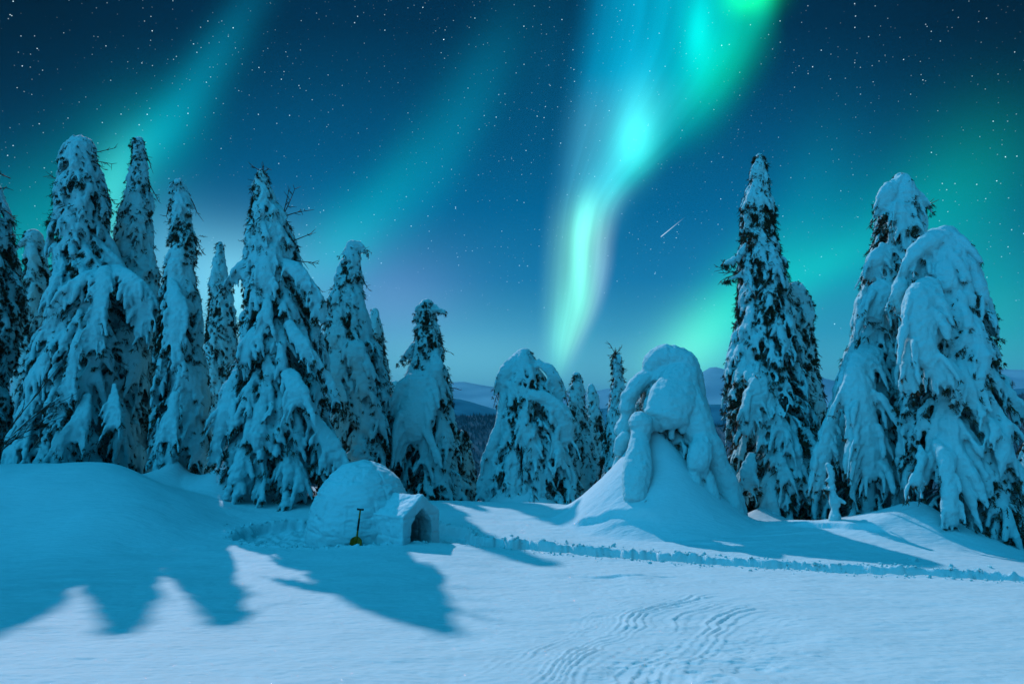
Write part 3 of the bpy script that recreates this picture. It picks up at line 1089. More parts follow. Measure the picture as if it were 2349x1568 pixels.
make_tree("spruce_tree", "wide spiky-topped spruce behind the igloo's left side, dark needles between its boughs", 20.2,
          [(388, 594, 606), (410, 584, 614), (440, 578, 622), (466, 572, 648), (500, 566, 668), (540, 562, 676), (570, 566, 690), (600, 560, 690), (640, 556, 700), (670, 560, 720),
           (700, 556, 730), (750, 548, 742), (800, 536, 752), (850, 520, 760), (900, 508, 770), (960, 498, 776), (1020, 488, 790), (1075, 478, 806), (1120, 478, 800)],
          seed=15, clump=0.58, needles=1.2,
          strokes=[dict(p=[(590, 590, -0.4, 20), (560, 610, -0.5, 26), (535, 640, -0.4, 18), (512, 664, -0.3, 9)], t=0.8),
                   dict(p=[(625, 560, -0.6, 24), (610, 600, -0.9, 36), (610, 640, -1.0, 30), (616, 676, -1.0, 18)], t=0.6, tip=2),
                   dict(p=[(590, 740, -1.0, 14), (575, 780, -1.4, 26), (560, 830, -1.5, 22)], t=0.6, tip=2),
                   dict(p=[(650, 600, -0.6, 20), (690, 630, -0.9, 32), (730, 690, -0.8, 24), (742, 730, -0.7, 12)], t=0.6, tip=1),
                   dict(p=[(660, 740, -1.2, 18), (700, 800, -1.5, 26), (750, 860, -1.3, 20), (772, 920, -1.2, 16)], t=0.6, tip=2),
                   dict(p=[(660, 850, -1.4, 20), (676, 880, -1.8, 40), (690, 925, -1.9, 36)], t=0.5, tip=4),
                   dict(p=[(540, 850, -1.2, 20), (520, 930, -1.6, 30), (500, 1010, -1.7, 26), (490, 1060, -1.6, 14)], t=0.6),
                   dict(p=[(600, 920, -1.6, 18), (594, 980, -1.9, 24), (590, 1030, -1.9, 18)], t=0.6, tip=1),
                   dict(p=[(720, 960, -1.3, 26), (760, 1020, -1.5, 34), (790, 1080, -1.4, 30), (800, 1110, -1.4, 20)], t=0.6)],
          twigs=[[(600, 395), (578, 380)], [(600, 395), (616, 388)], [(602, 400), (604, 378)], [(660, 470), (676, 434)], [(655, 470), (662, 440)], [(676, 490), (700, 484)],
                 [(690, 545), (712, 536)], [(590, 425), (572, 442)], [(696, 600), (726, 604)], [(720, 650), (738, 668)]])

make_tree("spruce_tree", "snow spruce with a bent hooked tip standing behind the igloo dome", 25.0,
          [(555, 802, 820), (565, 790, 830), (600, 778, 834), (640, 772, 834), (670, 752, 838), (700, 748, 842), (740, 744, 852), (780, 742, 878), (830, 748, 890), (880, 752, 898), (940, 756, 902), (1010, 760, 906), (1110, 764, 910)],
          seed=16, clump=0.55, needles=1.1,
          strokes=[dict(p=[(808, 600, 0, 18), (806, 566, 0, 20), (822, 560, -0.1, 16), (834, 578, -0.1, 9)], t=0.9),
                   dict(p=[(790, 760, -0.6, 16), (815, 800, -1.1, 36), (826, 850, -1.2, 34), (842, 900, -1.2, 20)], t=0.6, tip=2),
                   dict(p=[(770, 800, -0.7, 30), (765, 860, -1.2, 36), (772, 910, -1.2, 24)], t=0.6, tip=2)],
          twigs=[[(826, 568), (852, 580)], [(822, 572), (842, 584)], [(832, 640), (846, 664)], [(752, 690), (738, 696)], [(862, 800), (880, 806)]])

make_tree("spruce_tree", "thin dark spruce behind the right edge of the hook-tipped spruce", 28.0,
          [(707, 856, 864), (725, 848, 872), (760, 846, 880), (800, 850, 882), (850, 846, 892), (900, 842, 904), (960, 838, 912), (1040, 834, 920), (1110, 830, 922)],
          seed=17, clump=0.34, needles=1.8, thick=0.4)

make_tree("spruce_tree", "tiny snowy treetop peeping out left of the finger-capped spruce behind the igloo door", 32.0,
          [(872, 898, 910), (890, 892, 918), (930, 890, 926), (1000, 884, 934), (1100, 876, 940)], seed=18, clump=0.42, needles=1.0)

make_tree("spruce_tree", "snow spruce with a finger-shaped white cap and a long side arm behind the igloo door", 26.5,
          [(688, 968, 990), (700, 958, 1000), (730, 950, 1008), (770, 948, 1018), (800, 942, 1022), (840, 936, 1028), (865, 926, 1034), (890, 912, 1040), (930, 902, 1046), (980, 898, 1052), (1030, 892, 1062), (1080, 886, 1080), (1152, 880, 1092)],
          seed=19, clump=0.48, needles=1.1, fingers=0.8,
          strokes=[dict(p=[(975, 770, -0.1, 18), (968, 730, -0.1, 26), (976, 702, -0.1, 24), (990, 700, -0.1, 14)], t=0.8),
                   dict(p=[(980, 715, -0.2, 16), (1000, 712, -0.3, 12), (1014, 712, -0.3, 7)], t=0.7),
                   dict(p=[(955, 790, -0.1, 14), (940, 806, -0.2, 14), (928, 820, -0.2, 10), (919, 828, -0.2, 6)], t=0.8),
                   dict(p=[(996, 800, -0.4, 14), (1000, 840, -0.8, 22), (996, 880, -0.8, 20)], t=0.7),
                   dict(p=[(970, 850, -0.4, 36), (958, 890, -1.0, 66), (950, 950, -1.4, 60), (952, 1010, -1.5, 40)], t=0.6, tip=3),
                   dict(p=[(930, 900, -0.5, 26), (912, 960, -1.0, 30), (905, 1010, -1.1, 20)], t=0.6, tip=2)],
          twigs=[[(1012, 800), (1034, 808)], [(1036, 890), (1056, 894)]])

make_tree("spruce_bush", "low dark snow-dusted spruce bush at the right foot of the finger-capped spruce", 28.0,
          [(985, 1056, 1064), (1000, 1048, 1076), (1040, 1040, 1086), (1090, 1036, 1098), (1160, 1030, 1104)], cat="bush", seed=20, clump=0.34, needles=1.8, thick=0.42)

make_tree("spruce_tree", "squat spruce bowed under snow, midway between igloo and round snow-ghost tree", 26.5,
          [(803, 1194, 1218), (818, 1168, 1232), (838, 1150, 1246), (870, 1142, 1268), (910, 1138, 1286), (950, 1132, 1302), (990, 1124, 1316), (1040, 1112, 1330), (1090, 1102, 1342), (1160, 1092, 1352)],
          seed=21, clump=0.56, needles=1.1,
          strokes=[dict(p=[(1215, 815, -0.1, 24), (1180, 830, -0.3, 34), (1160, 862, -0.5, 26), (1155, 900, -0.5, 14)], t=0.7),
                   dict(p=[(1160, 870, -0.5, 20), (1200, 900, -0.9, 24), (1250, 915, -1.1, 30), (1290, 950, -1.1, 36), (1300, 1010, -1.0, 24)], t=0.7, tip=3),
                   dict(p=[(1230, 830, -0.3, 20), (1262, 850, -0.5, 22), (1280, 890, -0.5, 16), (1288, 930, -0.5, 9)], t=0.7),
                   dict(p=[(1205, 900, -0.9, 20), (1200, 960, -1.4, 22), (1220, 1040, -1.6, 26), (1240, 1090, -1.6, 16)], t=0.7),
                   dict(p=[(1150, 950, -0.7, 16), (1135, 1010, -0.9, 22), (1120, 1070, -0.9, 22), (1105, 1140, -0.9, 20)], t=0.7)],
          twigs=[[(1142, 900), (1134, 928)]])

make_tree("spruce_tree", "slender snowy spruce just right of the squat bowed spruce, the taller of the close pair", 29.0,
          [(854, 1316, 1328), (870, 1310, 1336), (900, 1304, 1342), (930, 1298, 1346), (960, 1300, 1350), (1010, 1296, 1366), (1070, 1292, 1380), (1150, 1288, 1392)],
          seed=22, clump=0.46, needles=0.9)
make_tree("spruce_tree", "small blunt snowy spruce, the shorter of the close pair beside the bowed spruce", 31.0,
          [(882, 1350, 1362), (900, 1342, 1372), (930, 1340, 1380), (980, 1338, 1392), (1040, 1336, 1402), (1140, 1334, 1412)], seed=23, clump=0.46, needles=0.8)
make_tree("spruce_tree", "thin spruce with a bare twiggy leader behind the round snow-ghost tree's left side", 27.0,
          [(808, 1410, 1420), (830, 1406, 1426), (860, 1404, 1430), (900, 1398, 1436), (940, 1396, 1436), (1000, 1384, 1446), (1060, 1374, 1456), (1150, 1366, 1466)],
          seed=24, clump=0.40, needles=1.2, thick=0.5,
          twigs=[[(1414, 815), (1400, 790)], [(1414, 812), (1426, 796)], [(1415, 820), (1412, 800)], [(1424, 846), (1432, 852)], [(1405, 815), (1400, 822)], [(1428, 870), (1436, 878)]])

make_tree("snow_ghost_tree", "rounded snow-ghost tree smothered in smooth snow on its own drift, right of centre", 19.5,
          [(818, 1506, 1574), (835, 1490, 1584), (860, 1472, 1598), (900, 1450, 1610), (950, 1440, 1626), (1010, 1440, 1652), (1070, 1440, 1680), (1140, 1445, 1702), (1215, 1450, 1722)],
          seed=25, clump=0.5, dens=0.8, needles=0.8, core=0.86, thick=0.7, rough=0.8, fingers=0.6, voxel=0.030, sm=2, fringe=0, swid=0.82,
          strokes=[dict(p=[(1492, 868, -0.1, 26), (1506, 832, -0.1, 36), (1540, 822, -0.2, 44), (1576, 846, -0.3, 38), (1594, 892, -0.3, 32), (1608, 960, -0.3, 28)], t=0.9),
                   dict(p=[(1566, 842, -0.5, 40), (1552, 890, -1.0, 58), (1536, 930, -1.3, 68), (1528, 962, -1.45, 60)], t=0.5, tip=4),
                   dict(p=[(1566, 880, -0.7, 40), (1592, 950, -1.1, 46), (1618, 1020, -1.3, 46), (1650, 1090, -1.3, 42), (1680, 1160, -1.2, 36), (1704, 1215, -1.0, 20)], t=0.8),
                   dict(p=[(1540, 925, -1.2, 36), (1512, 950, -1.35, 30), (1492, 978, -1.4, 22)], t=0.7),
                   dict(p=[(1496, 862, -0.1, 26), (1466, 878, -0.3, 26), (1446, 905, -0.4, 22), (1438, 935, -0.4, 22), (1444, 958, -0.4, 14)], t=0.9, tip=2),
                   dict(p=[(1438, 955, -0.4, 18), (1430, 985, -0.4, 26), (1436, 1008, -0.4, 14)], t=0.9),
                   dict(p=[(1440, 995, -0.7, 16), (1428, 1015, -0.7, 22), (1420, 1040, -0.6, 16)], t=0.9),
                   dict(p=[(1422, 1050, -0.3, 14), (1416, 1080, -0.3, 18), (1410, 1110, -0.2, 14)], t=0.9),
                   dict(p=[(1468, 946, -1.75, 14), (1468, 956, -1.75, 29), (1470, 972, -1.75, 33), (1474, 992, -1.75, 26), (1480, 1010, -1.75, 18)], t=0.95),
                   dict(p=[(1466, 985, -1.8, 18), (1466, 1015, -2.0, 28), (1464, 1060, -2.3, 38), (1460, 1105, -2.55, 42), (1456, 1150, -2.75, 36)], t=0.8, tip=3),
                   dict(p=[(1612, 1000, -1.5, 26), (1606, 1040, -1.9, 34), (1600, 1078, -2.0, 28)], t=0.7, tip=3),
                   dict(p=[(1590, 1070, -1.9, 18), (1595, 1110, -2.0, 22), (1606, 1150, -2.05, 14)], t=0.9),
                   dict(p=[(1618, 1080, -1.8, 18), (1632, 1130, -1.95, 22), (1646, 1180, -2.0, 15)], t=0.9),
                   dict(p=[(1655, 1100, -1.3, 26), (1682, 1160, -1.5, 24), (1704, 1212, -1.5, 15)], t=0.9)],
          twigs=[[(1600, 870), (1614, 900)], [(1636, 1062), (1646, 1074)]])

make_tree("spruce_tree", "tallest slim spruce spire right of the snow-ghost tree, bare arm on its left", 21.4,
          [(354, 1736, 1750), (372, 1728, 1756), (400, 1722, 1758), (430, 1712, 1764), (455, 1698, 1774), (480, 1692, 1780), (510, 1706, 1776), (550, 1698, 1784), (590, 1690, 1800), (615, 1690, 1808),
           (650, 1694, 1816), (700, 1688, 1822), (750, 1680, 1830), (800, 1668, 1842), (860, 1658, 1854), (920, 1650, 1868), (980, 1652, 1884), (1050, 1656, 1896), (1120, 1668, 1904), (1205, 1672, 1910)],
          seed=26, clump=0.50, needles=1.5,
          strokes=[dict(p=[(1744, 352, -0.05, 10), (1742, 372, -0.12, 19), (1740, 400, -0.15, 24), (1738, 440, -0.2, 28)], t=0.9),
                   dict(p=[(1715, 560, -0.2, 16), (1700, 580, -0.2, 14), (1682, 598, -0.2, 11), (1664, 604, -0.2, 5)], t=0.8),
                   dict(p=[(1730, 630, -0.1, 14), (1704, 628, -0.1, 12), (1684, 636, -0.1, 9), (1668, 640, -0.1, 5)], t=0.8),
                   dict(p=[(1740, 830, -0.8, 20), (1744, 880, -1.2, 40), (1720, 940, -1.4, 34), (1706, 990, -1.4, 20)], t=0.6, tip=2),
                   dict(p=[(1756, 880, -1.1, 22), (1780, 950, -1.4, 34), (1796, 1010, -1.4, 24)], t=0.6, tip=3),
                   dict(p=[(1724, 1040, -1.3, 20), (1716, 1080, -1.6, 26), (1712, 1120, -1.6, 22)], t=0.6, tip=3)],
          twigs=[[(1690, 624), (1646, 612)], [(1680, 632), (1654, 644)], [(1695, 625), (1660, 626)], [(1706, 600), (1690, 590)], [(1660, 600), (1656, 606)]])

make_tree("spruce_tree", "round-shouldered snowy spruce leaning against the right side of the tall right-hand spire", 23.2,
          [(648, 1812, 1836), (665, 1800, 1852), (700, 1796, 1860), (740, 1796, 1866), (800, 1792, 1870), (860, 1790, 1880), (930, 1786, 1894), (1010, 1780, 1904), (1100, 1776, 1912), (1200, 1776, 1914)],
          seed=27, clump=0.45, needles=1.7,
          strokes=[dict(p=[(1815, 690, -0.2, 24), (1822, 660, -0.3, 26), (1838, 664, -0.3, 20), (1852, 710, -0.3, 14)], t=0.9)],
          twigs=[[(1866, 800), (1876, 806)], [(1860, 900), (1876, 912)]])

make_tree("spruce_tree", "big pointed spruce behind the drooping giant at far right, its tip shaped like a tent", 19.6,
          [(398, 2058, 2072), (420, 2036, 2092), (450, 2012, 2118), (478, 2000, 2130), (510, 2002, 2116), (545, 1994, 2122), (590, 1986, 2114), (640, 1972, 2112), (700, 1964, 2116), (760, 1948, 2120),
           (830, 1924, 2124), (900, 1904, 2130), (970, 1892, 2132), (1040, 1872, 2140), (1100, 1862, 2140), (1200, 1862, 2140)],
          seed=28, clump=0.70, needles=0.9, fingers=0.8,
          strokes=[dict(p=[(2064, 405, 0, 14), (2088, 430, -0.2, 26), (2108, 458, -0.3, 20), (2124, 472, -0.3, 8)], t=0.7),
                   dict(p=[(2062, 410, -0.1, 16), (2040, 440, -0.4, 32), (2018, 478, -0.5, 20), (2006, 500, -0.4, 10)], t=0.7),
                   dict(p=[(2066, 430, -0.2, 26), (2068, 480, -0.6, 40), (2070, 530, -0.8, 30)], t=0.6, tip=3),
                   dict(p=[(2030, 560, -0.5, 20), (2006, 600, -0.7, 30), (1990, 640, -0.6, 14)], t=0.7, tip=2),
                   dict(p=[(2036, 640, -0.7, 26), (2016, 680, -1.1, 46), (1998, 730, -1.2, 40)], t=0.6, tip=3),
                   dict(p=[(2010, 800, -0.9, 34), (1975, 840, -1.5, 54), (1945, 900, -1.8, 40), (1930, 930, -1.8, 26)], t=0.6, tip=2),
                   dict(p=[(1975, 860, -1.6, 50), (1980, 940, -2.0, 62), (1990, 1020, -2.1, 50), (2000, 1090, -2.1, 34)], t=0.5, tip=4),
                   dict(p=[(1915, 940, -1.0, 26), (1894, 1010, -1.3, 32), (1880, 1080, -1.4, 28), (1876, 1120, -1.4, 18)], t=0.7, tip=2)],
          twigs=[[(2122, 468), (2136, 466)], [(2004, 510), (1996, 520)]])

make_tree("snow_ghost_tree", "giant drooping spruce at far right with a heavy bent snow hood on top", 17.2,
          [(524, 2140, 2190), (545, 2110, 2210), (590, 2086, 2224), (640, 2076, 2240), (690, 2066, 2262), (740, 2062, 2276), (800, 2060, 2286), (860, 2056, 2298), (930, 2052, 2316), (1000, 2056, 2330), (1080, 2066, 2340), (1150, 2080, 2345), (1220, 2100, 2350), (1300, 2110, 2352)],
          seed=29, clump=0.66, needles=0.9, fingers=1.0, voxel=0.030, fringe=0.5,
          strokes=[dict(p=[(2160, 560, -0.2, 40), (2165, 620, -0.4, 60), (2180, 700, -0.5, 60), (2200, 780, -0.6, 50)], t=0.7),
                   dict(p=[(2190, 640, -0.1, 34), (2196, 580, -0.1, 40), (2176, 545, -0.2, 38), (2130, 556, -0.4, 34), (2090, 590, -0.5, 26), (2068, 640, -0.5, 20)], t=0.9),
                   dict(p=[(2140, 640, -0.8, 30), (2120, 670, -1.1, 54), (2110, 730, -1.3, 64), (2120, 800, -1.5, 62), (2150, 850, -1.5, 40), (2164, 880, -1.5, 26)], t=0.6, tip=3),
                   dict(p=[(2100, 760, -1.3, 30), (2086, 830, -1.5, 30), (2084, 890, -1.5, 22)], t=0.6, tip=2),
                   dict(p=[(2170, 830, -1.3, 24), (2200, 870, -1.4, 26), (2186, 920, -1.4, 18)], t=0.7, tip=1),
                   dict(p=[(2070, 640, -0.5, 26), (2060, 680, -0.6, 26), (2062, 720, -0.6, 18)], t=0.8, tip=2),
                   dict(p=[(2210, 600, -0.2, 26), (2236, 650, -0.3, 26), (2262, 700, -0.3, 18), (2276, 714, -0.3, 8)], t=0.8),
                   dict(p=[(2220, 680, -0.4, 30), (2250, 730, -0.5, 30), (2276, 770, -0.5, 14)], t=0.8),
                   dict(p=[(2240, 790, -0.6, 30), (2246, 830, -0.9, 36), (2250, 870, -0.9, 24)], t=0.7, tip=3),
                   dict(p=[(2230, 880, -0.8, 24), (2256, 930, -1.2, 30), (2262, 980, -1.2, 22)], t=0.6, tip=3),
                   dict(p=[(2276, 860, -0.5, 30), (2310, 910, -0.7, 32), (2330, 960, -0.6, 14)], t=0.7, tip=2),
                   dict(p=[(2150, 1010, -1.0, 20), (2168, 1060, -1.4, 30), (2176, 1130, -1.6, 34), (2180, 1200, -1.6, 30)], t=0.8, tip=3),
                   dict(p=[(2110, 1020, -0.8, 10), (2116, 1060, -1.0, 20), (2096, 1110, -1.2, 26)], t=0.7, tip=2),
                   dict(p=[(2280, 1000, -0.8, 24), (2300, 1060, -1.0, 30), (2310, 1110, -1.0, 18)], t=0.7, tip=2)],
          twigs=[[(2206, 560), (2228, 559)], [(2206, 560), (2224, 564)], [(2192, 628), (2200, 642)], [(2196, 640), (2204, 632)], [(2330, 960), (2346, 966)], [(2300, 1120), (2340, 1130)]])

make_tree("spruce_tree", "dark spruce cut by the left edge of the picture, snowy boughs hanging to the right", 21.0,
          [(380, -60, -20), (430, -75, 4), (480, -85, 24), (520, -95, 30), (570, -100, 26), (620, -110, 44), (665, -115, 58), (720, -120, 44), (790, -125, 40), (860, -130, 20), (950, -130, 22), (1080, -140, 14)],
          seed=30, clump=0.46, needles=1.8, twigs=[[(6, 432), (14, 430)], [(20, 490), (34, 500)], [(22, 540), (40, 538)], [(14, 405), (2, 400)]])
make_tree("spruce_tree", "short rounded snowy spruce between the dark edge spruce and the broad flat-capped spruce", 24.0,
          [(526, 64, 86), (540, 56, 100), (570, 54, 104), (600, 60, 108), (640, 58, 126), (680, 54, 130), (730, 50, 132), (800, 44, 136), (880, 36, 140), (980, 26, 146), (1085, 20, 150)],
          seed=31, clump=0.50, needles=0.6, rough=0.8)
make_tree("spruce_bush", "small moonlit snowy spruce low at the right edge beside the drooping giant", 25.0,
          [(1010, 2352, 2362), (1040, 2338, 2376), (1090, 2326, 2390), (1150, 2316, 2400), (1230, 2306, 2410)], cat="bush", seed=32, clump=0.40, needles=1.2)

# ------------------------------------------------------------------ igloo
def poly_revolve(prof, seg):
    n = len(prof)
    th = np.linspace(0, 2 * np.pi, seg, endpoint=False)
    v = np.stack([np.outer(prof[:, 0], np.cos(th)), np.outer(prof[:, 0], np.sin(th)), np.repeat(prof[:, 1][:, None], seg, 1)], -1).reshape(-1, 3)
    v = np.vstack([v, (0, 0, prof[0, 1]), (0, 0, prof[-1, 1])])
    idx = np.arange(n * seg).reshape(n, seg)
    a, b = idx[:-1], idx[1:]
    a2, b2 = np.roll(a, -1, 1), np.roll(b, -1, 1)
    f = np.concatenate([np.stack([a, a2, b2], -1).reshape(-1, 3), np.stack([a, b2, b], -1).reshape(-1, 3),
                        np.stack([np.full(seg, n * seg), np.roll(idx[0], -1), idx[0]], -1),
                        np.stack([np.full(seg, n * seg + 1), idx[-1], np.roll(idx[-1], -1)], -1)])
    return v, f


def dome_prof(r, h, z0, n=26):
    t = np.linspace(0, 1, n)
    z = z0 + t * (h - z0)
    q = np.clip(z / h, 0, 1)
    rr = r * (1 - q ** 2.25) ** 0.54
    rr[-1] = 0.02
    return np.stack([rr, z], 1)


IG_DIR = np.array((0.83, -0.56, 0.0))
IG_DIR /= np.linalg.norm(IG_DIR)
IG_SIDE = np.array((-IG_DIR[1], IG_DIR[0], 0.0))


def tunnel(hw, shoulder, peak, d0, d1, z0, segs=8):
    """pointed-arch prism along the door direction"""
    sec = [(-hw * 1.04, z0), (-hw, shoulder), (0.02, peak), (hw, shoulder), (hw * 1.04, z0)]
    k = len(sec)
    v = []
    for d in np.linspace(d0, d1, segs):
        for (s, z) in sec:
            p = IG_DIR * d + IG_SIDE * s
            v.append((p[0], p[1], z))
    f = []
    for i in range(segs - 1):
        for j in range(k):
            a, b = i * k + j, i * k + (j + 1) % k
            f += [(a, b, b + k), (a, b + k, a + k)]
    for j in range(1, k - 1):
        f += [(0, j + 1, j), ((segs - 1) * k, (segs - 1) * k + j, (segs - 1) * k + j + 1)]
    return np.array(v, float), np.array(f)


def carve(name, body, cuts, voxel, parent, fn):
    raw = mesh_obj(name + "_raw", body[0], body[1], m_igloo)
    cutters = []
    for i, c in enumerate(cuts):
        o = mesh_obj("cut", c[0], c[1], m_igloo)
        bm = bmesh.new()
        bm.from_mesh(o.data)
        bmesh.ops.recalc_face_normals(bm, faces=bm.faces)
        bm.to_mesh(o.data)
        bm.free()
        md = raw.modifiers.new('cut', 'BOOLEAN')
        md.operation = 'DIFFERENCE'
        md.solver = 'EXACT'
        md.object = o
        cutters.append(o)
    bm = bmesh.new()
    bm.from_mesh(raw.data)
    bmesh.ops.recalc_face_normals(bm, faces=bm.faces)
    bm.to_mesh(raw.data)
    bm.free()
    md = raw.modifiers.new('skin', 'REMESH')
    md.mode = 'VOXEL'
    md.voxel_size = voxel
    md.use_smooth_shade = True
    sm = raw.modifiers.new('soften', 'SMOOTH')
    sm.factor = 0.5
    sm.iterations = 2
    dg = bpy.context.evaluated_depsgraph_get()
    me = bpy.data.meshes.new_from_object(raw.evaluated_get(dg))
    for o in [raw] + cutters:
        d = o.data
        bpy.data.objects.remove(o)
        bpy.data.meshes.remove(d)
    me.name = name
    n = len(me.vertices)
    co = np.empty(n * 3, np.float32)
    no = np.empty(n * 3, np.float32)
    me.vertices.foreach_get('co', co)
    me.vertex_normals.foreach_get('vector', no)
    co, no = co.reshape(-1, 3).astype(float), no.reshape(-1, 3).astype(float)
    co += no * fn(co)[:, None]
    me.vertices.foreach_set('co', co.astype(np.float32).ravel())
    me.update()
    me.materials.clear()
    me.materials.append(m_igloo)
    ob = bpy.data.objects.new(name, me)
    COL.objects.link(ob)
    ob.parent = parent
    return ob


igloo = thing("igloo", "domed snow-block igloo with a low gabled door passage, standing in trodden snow", "igloo", (IGX, IGY, IG_FLOOR))
IGH = float(at(829, 1053, 16.3)[2]) - IG_FLOOR
IGR = 1.27


def block_relief(co):
    """uneven courses of cut blocks, chinked with loose snow"""
    az = np.arctan2(co[:, 1], co[:, 0]) + 0.05 * vnoise(co, 0.5, 61)
    h = co[:, 2] + 0.05 * vnoise(co, 0.6, 62) + 0.03 * az
    row = h / 0.36
    ri = np.floor(row)
    fr = np.abs((row - ri) - 0.5) * 2                     # 1 on a course joint
    jit = hash3(ri, ri * 0, ri * 0, 77)
    cols = np.maximum(6, np.round(15 * np.clip(1 - ri * 0.09, 0.4, 1)))
    cc = az / (2 * np.pi) * cols + jit * 3
    fc = np.abs((cc - np.floor(cc)) - 0.5) * 2
    blk = hash3(ri, np.floor(cc), ri * 0, 78)
    msk = np.clip(0.5 + 1.1 * vnoise(co, 0.45, 63), 0.0, 1)
    g = -0.040 * np.exp(-((1 - fr) / 0.11) ** 2) * msk - 0.030 * np.exp(-((1 - fc) / 0.06) ** 2) * msk
    g += 0.022 * blk * np.clip((1 - fr) * 3, 0, 1)
    g += 0.016 * vnoise(co * (1, 1, 1.8), 0.28, 64) + 0.010 * vnoise(co * (1, 1, 2.2), 0.12, 65) + 0.006 * vnoise(co, 0.06, 66)
    ch = vnoise(co * (1, 1, 2.6), 0.20, 67)
    g -= 0.022 * sstep(ch, 0.45, 0.75)
    return g


t_in = tunnel(0.33, 0.66, 0.98, 0.2, 2.6, -0.3)
t_out = tunnel(0.60, 0.84, 1.26, 0.7, 1.86, -0.25)
d_in = poly_revolve(dome_prof(IGR - 0.24, IGH - 0.24, -0.3), 48)
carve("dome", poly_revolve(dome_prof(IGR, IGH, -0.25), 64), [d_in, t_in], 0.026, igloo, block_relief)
d_cut = poly_revolve(dome_prof(IGR - 0.06, IGH - 0.06, -0.4), 48)


def slab_relief(co):
    g = 0.022 * vnoise(co, 0.30, 71) + 0.014 * vnoise(co, 0.12, 72) + 0.007 * vnoise(co, 0.06, 73)
    dd = co[:, :2] @ IG_DIR[:2]
    g -= 0.020 * np.exp(-((co[:, 2] - 0.80 - 0.03 * vnoise(co, 0.2, 74)) / 0.025) ** 2)
    g -= 0.016 * np.exp(-((co[:, 2] - 0.42 - 0.05 * vnoise(co, 0.3, 75)) / 0.02) ** 2)
    g -= 0.014 * np.exp(-((dd - 1.45) / 0.02) ** 2) * (co[:, 2] < 0.8)
    return g


carve("entrance", t_out, [t_in, d_cut], 0.024, igloo, slab_relief)

# ------------------------------------------------------------------ shovel leaning on the igloo
sh_b = at(816, 1247, 14.90)
sh_t = at(826.5, 1167.5, 15.02)
ax = sh_t - sh_b
SL = np.linalg.norm(ax)
ax /= SL
shovel = thing("snow_shovel", "yellow avalanche shovel with black grips leaning upright on the igloo wall", "shovel", tuple(sh_b))
sx_ = np.cross(ax, (0, 1, 0))
sx_ /= np.linalg.norm(sx_)
sy_ = np.cross(sx_, ax) * -1


def sp(u, v, w):
    return sx_ * u + ax * v + sy_ * w


def bar(path, r, k=12):
    s = Soup()
    P = np.array([sp(*p) for p in path])
    s.tube(P, r, r, sx_ if abs((P[-1] - P[0]) @ sx_) < 1e-3 else ax, k)
    return s.arrays()


# blade: dished plate with rolled shoulders and a stiffening rib
nu, nv = 17, 15
gv = []
for i in range(nv):
    v_ = -0.15 + 0.28 * i / (nv - 1)
    hw_ = 0.132 - 0.010 * (v_ / 0.13) - 0.045 * max(0, (v_ - 0.065) / 0.065) ** 2.2
    for j in range(nu):
        u_ = -1 + 2 * j / (nu - 1)
        w_ = -0.030 + 0.034 * abs(u_) ** 2.4 - 0.012 * math.exp(-(u_ / 0.16) ** 2) + 0.012 * math.exp(-((abs(u_) - 0.45) / 0.12) ** 2) * -0.5
        gv.append(sp(u_ * hw_, v_ + 0.03 * (1 - u_ * u_) * (1 if i == nv - 1 else 0), w_))
gv = np.array(gv)
fr_ = np.arange(nu * nv).reshape(nv, nu)
q = np.column_stack([fr_[:-1, :-1].ravel(), fr_[:-1, 1:].ravel(), fr_[1:, 1:].ravel(), fr_[1:, :-1].ravel()])
blade = mesh_obj("blade", gv, q, m_yellow, shovel)
so = blade.modifiers.new('plate', 'SOLIDIFY')
so.thickness = 0.005
for s_ in (-0.062, 0.062):
    rv = bar([(s_, 0.092, -0.036), (s_, 0.092, -0.046)], [0.007, 0.006], 10)
    mesh_obj("rivet", rv[0], rv[1], m_alu, blade)
v_, f_ = bar([(0, 0.02, -0.034), (0, 0.09, -0.036), (0, 0.15, -0.03), (0, 0.28, -0.02), (0, SL * 0.48, -0.015), (0, SL - 0.02, -0.01)],
             np.array([0.012, 0.019, 0.022, 0.019, 0.018, 0.018]))
mesh_obj("shaft", v_, f_, m_yellow, shovel)
v_, f_ = bar([(0, SL * 0.385, -0.016), (0, SL * 0.395, -0.016), (0, SL * 0.72, -0.013), (0, SL * 0.73, -0.013)], np.array([0.019, 0.0225, 0.0225, 0.019]))
mesh_obj("grip", v_, f_, m_black, shovel)
v_, f_ = bar([(-0.073, SL, -0.01), (-0.068, SL, -0.01), (-0.02, SL - 0.004, -0.01), (0.02, SL - 0.004, -0.01), (0.068, SL, -0.01), (0.073, SL, -0.01)],
             np.array([0.014, 0.021, 0.020, 0.020, 0.021, 0.014]))
mesh_obj("handle", v_, f_, m_black, shovel)

